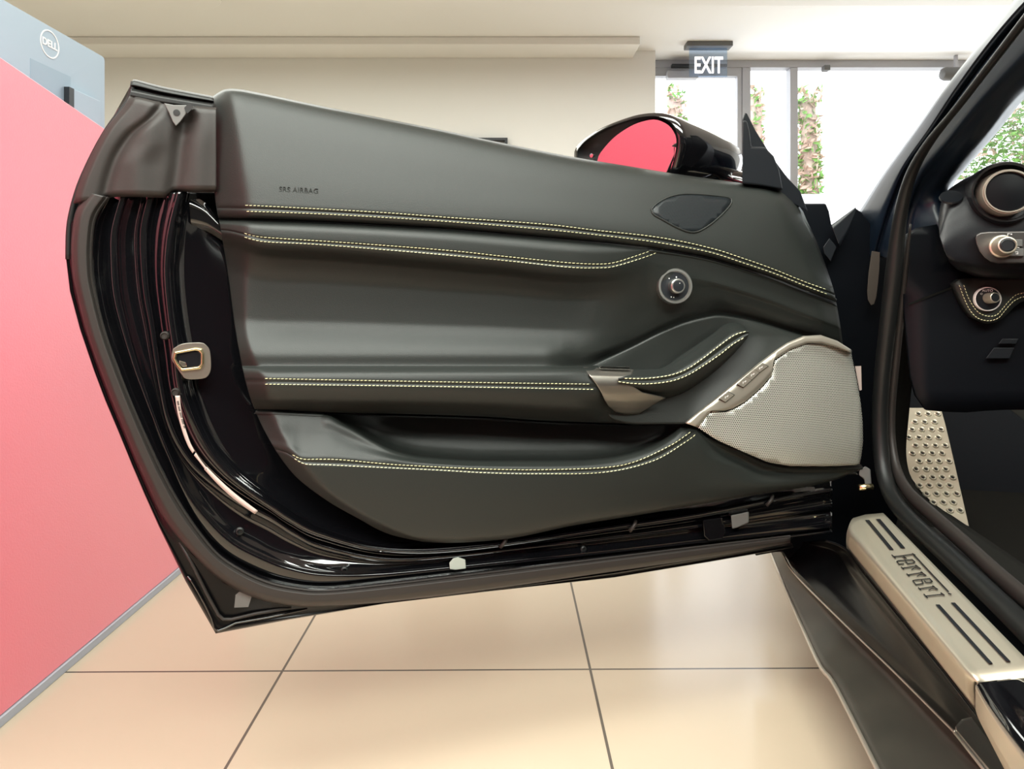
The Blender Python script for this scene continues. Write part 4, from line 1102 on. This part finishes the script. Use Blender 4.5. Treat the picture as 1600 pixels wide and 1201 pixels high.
# rocker, side skirt
K1 = [(1196, 846), (1206, 868), (1219, 900), (1277, 1032), (1305, 1072), (1370, 1200), (1430, 1320)]
K2 = [(1216, 846), (1224, 866), (1245, 900), (1320, 975), (1400, 1052), (1490, 1142), (1590, 1240)]
K3 = [(1290, 846), (1322, 860), (1352, 900), (1420, 985), (1470, 1047), (1521, 1114), (1620, 1240)]
skirt = railloft('side_skirt', [(K1, 0.125), (mix(K1, K2, 0.1), 0.134), (mix(K1, K2, 0.5), 0.148), (mix(K1, K2, 0.88), 0.165), (K2, 0.19)], M['carbon'], car, sub=10, cross=4, proj=CZ, thick=0.004)
tube('skirt_edge', [CZ(p[0], p[1], 0.127) for p in resample(K1, 60)], 0.0035, M['titan'], skirt, 8)
rock = railloft('rocker_panel', [(K2, 0.19), (mix(K2, K3, 0.04), 0.205), (mix(K2, K3, 0.25), 0.222), (mix(K2, K3, 0.5), 0.238), (mix(K2, K3, 0.8), 0.262), (mix(K2, K3, 0.97), 0.288), (K3, 0.30)], M['satin'], car, sub=10, cross=4, proj=CZ, thick=0.004)
tube('rocker_edge', [CZ(p[0], p[1], 0.20) for p in resample(K2, 70)], 0.0018, M['titan'], rock, 8)
carbox('sill_core', 0.41, 0.50, -0.6, 1.30, 0.14, 0.335, M['jamb'], car)

# rear quarter at the frame's lower corner
qa = [(1526, 1069), (1560, 1064), (1620, 1055), (1700, 1048)]; qb = [(1546, 1120), (1585, 1150), (1640, 1195), (1700, 1240)]
railloft('quarter_jamb', [([(1524, 1068), (1540, 1096), (1570, 1138), (1610, 1190), (1650, 1250)], 0.352), ([(1530, 1066), (1549, 1092), (1580, 1133), (1620, 1180), (1660, 1230)], 0.356), ([(1545, 1064), (1570, 1090), (1605, 1130), (1650, 1170), (1700, 1215)], 0.358), ([(1600, 1057), (1640, 1080), (1680, 1110), (1740, 1150), (1800, 1190)], 0.36)],
         M['paint'], car, sub=6, cross=4, proj=CZ, thick=0.004)
railloft('quarter_trim', [([(1524, 1070), (1540, 1098), (1568, 1138), (1608, 1190), (1648, 1250)], 0.350), ([(1524, 1090), (1536, 1122), (1556, 1160), (1580, 1200), (1610, 1260)], 0.325), ([(1524, 1108), (1530, 1125), (1548, 1160), (1566, 1195), (1600, 1260)], 0.305)],
         M['alub'], car, sub=6, cross=4, proj=CZ, thick=0.003)
railloft('quarter_panel', [([(1491, 1143), (1520, 1180), (1560, 1230), (1600, 1290)], 0.20), ([(1493, 1134), (1526, 1172), (1566, 1222), (1610, 1280)], 0.225), ([(1502, 1124), (1536, 1162), (1575, 1210), (1620, 1270)], 0.245), ([(1513, 1120), (1546, 1158), (1585, 1204), (1630, 1262)], 0.262), ([(1522, 1118), (1552, 1152), (1590, 1197), (1636, 1250)], 0.28)],
         M['paint'], car, sub=6, cross=4, proj=CZ, thick=0.004)
tube('quarter_edge', [CZ(x, y, 0.205) for x, y in ((1491, 1144), (1494, 1134), (1502, 1123.5), (1522, 1117.5))], 0.0012, M['titan'], car, 8)
tube('quarter_edge', [CZ(x, y, 0.204) for x, y in ((1491, 1143), (1520, 1180), (1560, 1230))], 0.0022, M['titan'], car, 8)

# ---------------------------------------------------------------- cabin
carbox('cabin_floor', 0.44, 1.8, -0.8, 2.1, 0.16, 0.19, M['carpet'], car)
carbox('bulkhead', 0.46, 1.8, 2.1, 2.14, 0.1, 0.84, M['softblack'], car)
ks = [(1392, 400), (1402, 620), (1402, 700), (1415, 760), (1440, 790), (1450, 800)]
# kick panel on the near side of the footwell
railloft('kick_panel', [([(1404, 380), (1398, 500), (1394, 620), (1393, 690), (1402, 745), (1430, 785), (1500, 850), (1600, 945), (1720, 1060)], 0.445), ([(1420, 380), (1417, 500), (1412, 560), (1407, 640), (1408, 720), (1435, 778), (1500, 835), (1600, 915), (1740, 1040)], 0.475),
                        ([(1440, 380), (1436, 500), (1430, 560), (1421, 640), (1417, 720), (1440, 772), (1500, 818), (1600, 885), (1760, 1000)], 0.50)], M['carpet'], car, sub=8, cross=5, proj=CS, thick=0.004)
# footrest
fB = CZ(1512, 822, 0.27); fT = AT(1445, 637, 1.60)
fn = CR.cross(fT - fB).normalized()
if fn.y > 0: fn = -fn
def FP(x, y, d=0.0): return RP(x, y, fB + fn * d, fn)
fo = [(1421, 637), (1470, 637), (1477, 662), (1490, 717), (1514, 822), (1499, 815), (1478, 800), (1457, 785), (1440, 768), (1425, 748), (1417, 730), (1414, 710), (1412, 677), (1414, 650)]
ft = prism('footrest', [FP(x, y) for x, y in fo], [FP(x, y, -0.004) for x, y in fo], M['alub'], car, 0.001)
rowsF = [(188, (940, 1000, 1060)), (238, (918, 978, 1040)), (285, (900, 960, 1022, 1080)), (335, (880, 942, 1003, 1064)), (385, (922, 985, 1045, 1107)), (433, (902, 965, 1026, 1087)), (483, (945, 1006, 1068, 1130)), (533, (925, 987, 1049, 1110)),
         (584, (967, 1029, 1090, 1153)), (635, (947, 1008, 1071, 1134)), (687, (990, 1051, 1114, 1178)), (740, (1033, 1095, 1157)), (790, (1137, 1200))]
a_, b_, n_ = frame_of(fn)
for cyy, cxs in rowsF:
    for cxx in cxs:
        c = FP(1200 + cxx / 4, 600 + cyy / 4)
        lathe('grip_stud', c, fn, [(0.0076, -0.0005), (0.0071, 0.0022), (0.0060, 0.0032), (0.0042, 0.0026), (0.0033, 0.0004)], M['alub'], ft, 14)
studs = [o for o in ft.children]
hole = bmesh.new()
for cyy, cxs in rowsF:
    for cxx in cxs:
        c = FP(1200 + cxx / 4, 600 + cyy / 4, 0.0007)
        bmesh.ops.create_circle(hole, cap_ends=True, segments=12, radius=0.0036, matrix=Matrix.Translation(c) @ Matrix((a_, b_, n_)).transposed().to_4x4())
frombm('stud_holes', hole, M['ink'], ft)
cp = [(1405, 640), (1421, 637), (1414, 650), (1412, 677), (1414, 710), (1417, 730), (1425, 748), (1457, 785), (1499, 815), (1520, 840), (1600, 905), (1600, 960), (1500, 860), (1420, 780), (1400, 740), (1395, 690)]
# pedal
pd = [(1573, 635), (1640, 636), (1645, 690), (1600, 657)]
prism('brake_pedal', [AT(x, y, 1.35) for x, y in pd], [AT(x, y, 1.358) for x, y in pd], M['alu'], car, 0.001)
# carpet hump over the sill inside the seal
railloft('sill_carpet', [([(1404, 745), (1426, 777), (1464, 810), (1514, 854), (1596, 928), (1740, 1050)], 0.335), ([(1410, 740), (1434, 774), (1472, 804), (1516, 840), (1600, 905), (1745, 1020)], 0.33), ([(1420, 746), (1450, 782), (1484, 803), (1515, 823.5), (1600, 881), (1750, 985)], 0.305), ([(1424, 750), (1456, 786), (1488, 805), (1518, 826), (1604, 884), (1755, 990)], 0.24)],
         M['carpet'], car, sub=8, cross=5, proj=CZ, thick=0.004)

# dashboard
def TD(x, y, t): return CT(x, y, t)
dT = [(1466, 345), (1470, 318), (1478, 301), (1502, 283), (1525, 271.5), (1548, 264.5), (1575, 261), (1620, 262), (1700, 268)]
dM = [(1468, 370), (1480, 350), (1500, 335), (1520, 322), (1545, 315), (1580, 312), (1610, 312), (1650, 312), (1720, 312)]
dBt = [(1482, 407), (1494, 417), (1508, 421.5), (1525, 427), (1550, 430), (1580, 431), (1620, 431), (1670, 431), (1740, 431)]
dash = railloft('dashboard', [(mix(dT, dM, -0.02), 1.36), (dT, 1.27), (mix(dT, dM, 0.25), 1.225), (mix(dT, dM, 0.7), 1.205), (mix(dM, dBt, 0.0), 1.20), (mix(dM, dBt, 0.4), 1.195), (mix(dM, dBt, 0.85), 1.20), (dBt, 1.225), (mix(dM, dBt, 1.06), 1.29)], M['softblack'], car, sub=8, cross=4, proj=TD, thick=0.004)
# dashboard lower panels
lowp = [(1408, 372), (1440, 352), (1468, 350), (1475, 395), (1490, 418), (1525, 430), (1600, 432), (1760, 432), (1760, 640), (1560, 640), (1500, 645), (1440, 640), (1425, 600), (1415, 500), (1405, 400)]
cdt_fill('lower_dashboard', lowp, lambda x, y: 1.285 + 0 * x, 30, M['jamb'], dash, proj=TD, thick=0.01)
railloft('dashboard_seam', [([(1419, 474), (1450, 462), (1485, 448.5), (1500, 444)], 1.279), ([(1420, 477), (1451, 465), (1486, 451.5), (1500, 447)], 1.281)], M['leather'], dash, sub=6, cross=2, proj=TD)
bp = [(1492, 443), (1500, 464), (1510, 483), (1522, 497), (1545, 506), (1563, 501), (1576, 489), (1588, 476), (1600, 469), (1640, 462), (1700, 458), (1700, 432), (1600, 434), (1530, 434), (1500, 436)]
bps = [(1538, 470)] 
cdt_fill('switch_panel', bp, lambda x, y: 1.2625 + 0 * x, 12, M['leather'], dash, proj=TD, thick=0.02)
sA = [(1498.7, 445), (1507, 467), (1516, 485), (1528, 497), (1545, 501), (1560, 496.5), (1571, 484), (1583, 471), (1593, 465.5), (1600, 463.5), (1640, 458)]
sB = [(1506, 445), (1513, 465), (1524, 483), (1533, 490.5), (1545, 494), (1557, 492), (1565, 484), (1576, 471), (1587, 461), (1600, 457.5), (1640, 451)]
stitches('dashboard_stitching', [sA, sB], None, M['thread'], dash, period=5.0, dash=3.8, wpx=1.1, proj=lambda x, y, d: TD(x, y, 1.2605 - d))
vn = (-CF * 0.95 + Vector((-0.25, -0.2, 0.02))).normalized()
vc = TD(1572, 300, 1.185)
def rad(px, c): return px * c.y / F
lathe('vent_housing', vc + vn * -0.05, vn, [(rad(50, vc), 0), (rad(49, vc), 0.045), (rad(46.5, vc), 0.052), (rad(43, vc), 0.050), (rad(42, vc), 0.02)], M['softblack'], dash, 56)
vc2 = TD(1577.5, 298.5, 1.165)
lathe('air_vent', vc2 + vn * -0.03, vn, [(rad(37, vc2), -0.02), (rad(36, vc2), 0.02), (rad(35, vc2), 0.026), (rad(33.5, vc2), 0.026), (rad(33, vc2), 0.029), (rad(31.3, vc2), 0.029), (rad(30.3, vc2), 0.018)], M['titan'], dash, 64)
lathe('vent_core', vc2 + vn * -0.012, vn, [(rad(30.6, vc2), -0.01), (rad(30.3, vc2), 0.006), (rad(10, vc2), 0.009)], M['jamb'], dash, 48)
cp2 = [(1524, 372), (1526, 366), (1532, 363), (1545, 361.5), (1590, 361), (1640, 361), (1640, 411), (1560, 411.5), (1548, 409), (1538, 402), (1530, 392), (1525.5, 381)]
prism('control_panel', [TD(x, y, 1.178) for x, y in cp2], [TD(x, y, 1.215) for x, y in cp2], mat('dark_control_panel', (0.14, 0.13, 0.125), 0.4, metal=0.8), dash, 0.003)
c1 = TD(1566, 385, 1.174)
lathe('rotary_knob', c1, vn, [(rad(18, c1), -0.005), (rad(17.5, c1), 0.002), (rad(15.5, c1), 0.003), (rad(14, c1), 0.020), (rad(13, c1), 0.024), (rad(12.5, c1), 0.026), (rad(11, c1), 0.0265), (rad(9.8, c1), 0.025)], M['alub'], dash, 48)
lathe('knob_cap', c1 + vn * 0.02, vn, [(rad(10, c1), 0), (rad(9.8, c1), 0.006), (rad(8.2, c1), 0.0068), (rad(7.7, c1), 0.006)], M['plastic'], dash, 40)
for q in ([(1583, 374), (1598, 374), (1598, 385), (1582, 385)], [(1583, 388), (1600, 388), (1600, 400), (1578, 400)]):
    prism('menu_button', [TD(x, y, 1.172) for x, y in q], [TD(x, y, 1.18) for x, y in q], M['greyplate'], dash, 0.001)
gl = bmesh.new()
for x0, y0_, x1, y1_ in ((1585, 377, 1589, 378), (1588, 379, 1589, 382), (1586, 393, 1591, 394), (1590, 394, 1591, 396), (1587, 396, 1591, 397), (1574, 364.5, 1578, 365.5), (1574, 365, 1575, 368), (1579, 364.8, 1581.5, 366.5), (1583, 386.2, 1593, 386.9)):
    gl.faces.new([gl.verts.new(TD(a, b, 1.1705)) for a, b in ((x0, y0_), (x1, y0_), (x1, y1_), (x0, y1_))])
frombm('button_marks', gl, M['white'], dash)
c3 = TD(1543, 467, 1.2575)
lathe('light_switch', c3, -CF, [(rad(19, c3), -0.004), (rad(18.8, c3), 0.002), (rad(17.6, c3), 0.003), (rad(17.0, c3), 0.001), (rad(12, c3), 0.001)], M['white'], dash, 48)
lathe('light_switch_face', c3, -CF, [(rad(17.1, c3), 0.0), (rad(17, c3), 0.0018), (rad(10, c3), 0.0019)], M['plastic'], dash, 48)
c4 = TD(1544, 466, 1.256)
lathe('light_switch_knob', c4, (vn + Vector((0.35, 0, 0.08))).normalized(), [(rad(8.5, c4), 0), (rad(8.2, c4), 0.014), (rad(7.6, c4), 0.017), (rad(6.6, c4), 0.0175), (rad(6.2, c4), 0.0165)], M['alub'], dash, 36)
c5 = c4 + (vn + Vector((0.35, 0, 0.08))).normalized() * 0.0165
lathe('light_switch_cap', c5, (vn + Vector((0.35, 0, 0.08))).normalized(), [(rad(6.2, c4), 0), (rad(6.1, c4), 0.0008), (rad(2, c4), 0.0012)], M['plastic'], dash, 30)
a_, b_, n_ = frame_of(vn)
text('light_switch_lettering', 'AUTO', TD(1543, 454, 1.253), a_, b_, 0.0055, M['white'], dash, 0.0001)
text('light_switch_symbols', 'O', TD(1533.5, 459, 1.253), a_, b_, 0.0042, M['white'], dash, 0.0001)
for q in ([(1566, 529), (1592, 529), (1588, 537), (1560, 537)], [(1553, 543), (1585, 543), (1578, 560), (1540, 560)]):
    prism('small_switch', [TD(x, y, 1.272) for x, y in q], [TD(x, y, 1.28) for x, y in q], M['plastic'], dash, 0.001)
# speaker slot on the dash corner
lathe('corner_vent', TD(1486, 309, 1.215), Vector((-0.3, -0.6, 0.7)), [(0.017, 0), (0.016, 0.003), (0.012, 0.002)], M['plastic'], dash, 24)

# windscreen, front body, roof (the rest of the car as far as it can matter)
prism('windscreen', [CS(1514, 262, 0.55), CS(1604, 155, 0.57), CR * 1.55 + CF * 0.75 + Vector((0, 0, 1.16)), CR * 1.62 + CF * 1.5 + Vector((0, 0, 0.88))],
      [v + Vector((0, 0.004, 0)) for v in (CS(1514, 262, 0.55), CS(1604, 155, 0.57), CR * 1.55 + CF * 0.75 + Vector((0, 0, 1.16)), CR * 1.62 + CF * 1.5 + Vector((0, 0, 0.88)))], M['glass'], car, 0)
carbox('front_body', 0.44, 1.95, 2.16, 3.1, 0.16, 0.82, M['paint'], car, 0.06)
carbox('roof_panel', 0.60, 1.60, -0.75, 0.62, 1.185, 1.215, M['paint'], car, 0.01)
carbox('rear_body', 0.40, 0.47, -1.9, 0.48, 0.18, 0.92, M['satin'], car, 0.03)
carbox('rear_deck', 0.47, 1.9, -1.9, -0.75, 0.5, 0.92, M['paint'], car, 0.03)
carbox('seat_cushion', 0.62, 1.12, 0.0, 0.52, 0.20, 0.42, M['leather'], car, 0.05)
carbox('seat_back', 0.62, 1.12, -0.30, 0.0, 0.20, 1.00, M['leather'], car, 0.06)
carbox('far_door', 1.9, 1.95, -0.6, 1.6, 0.16, 0.85, M['leather'], car)
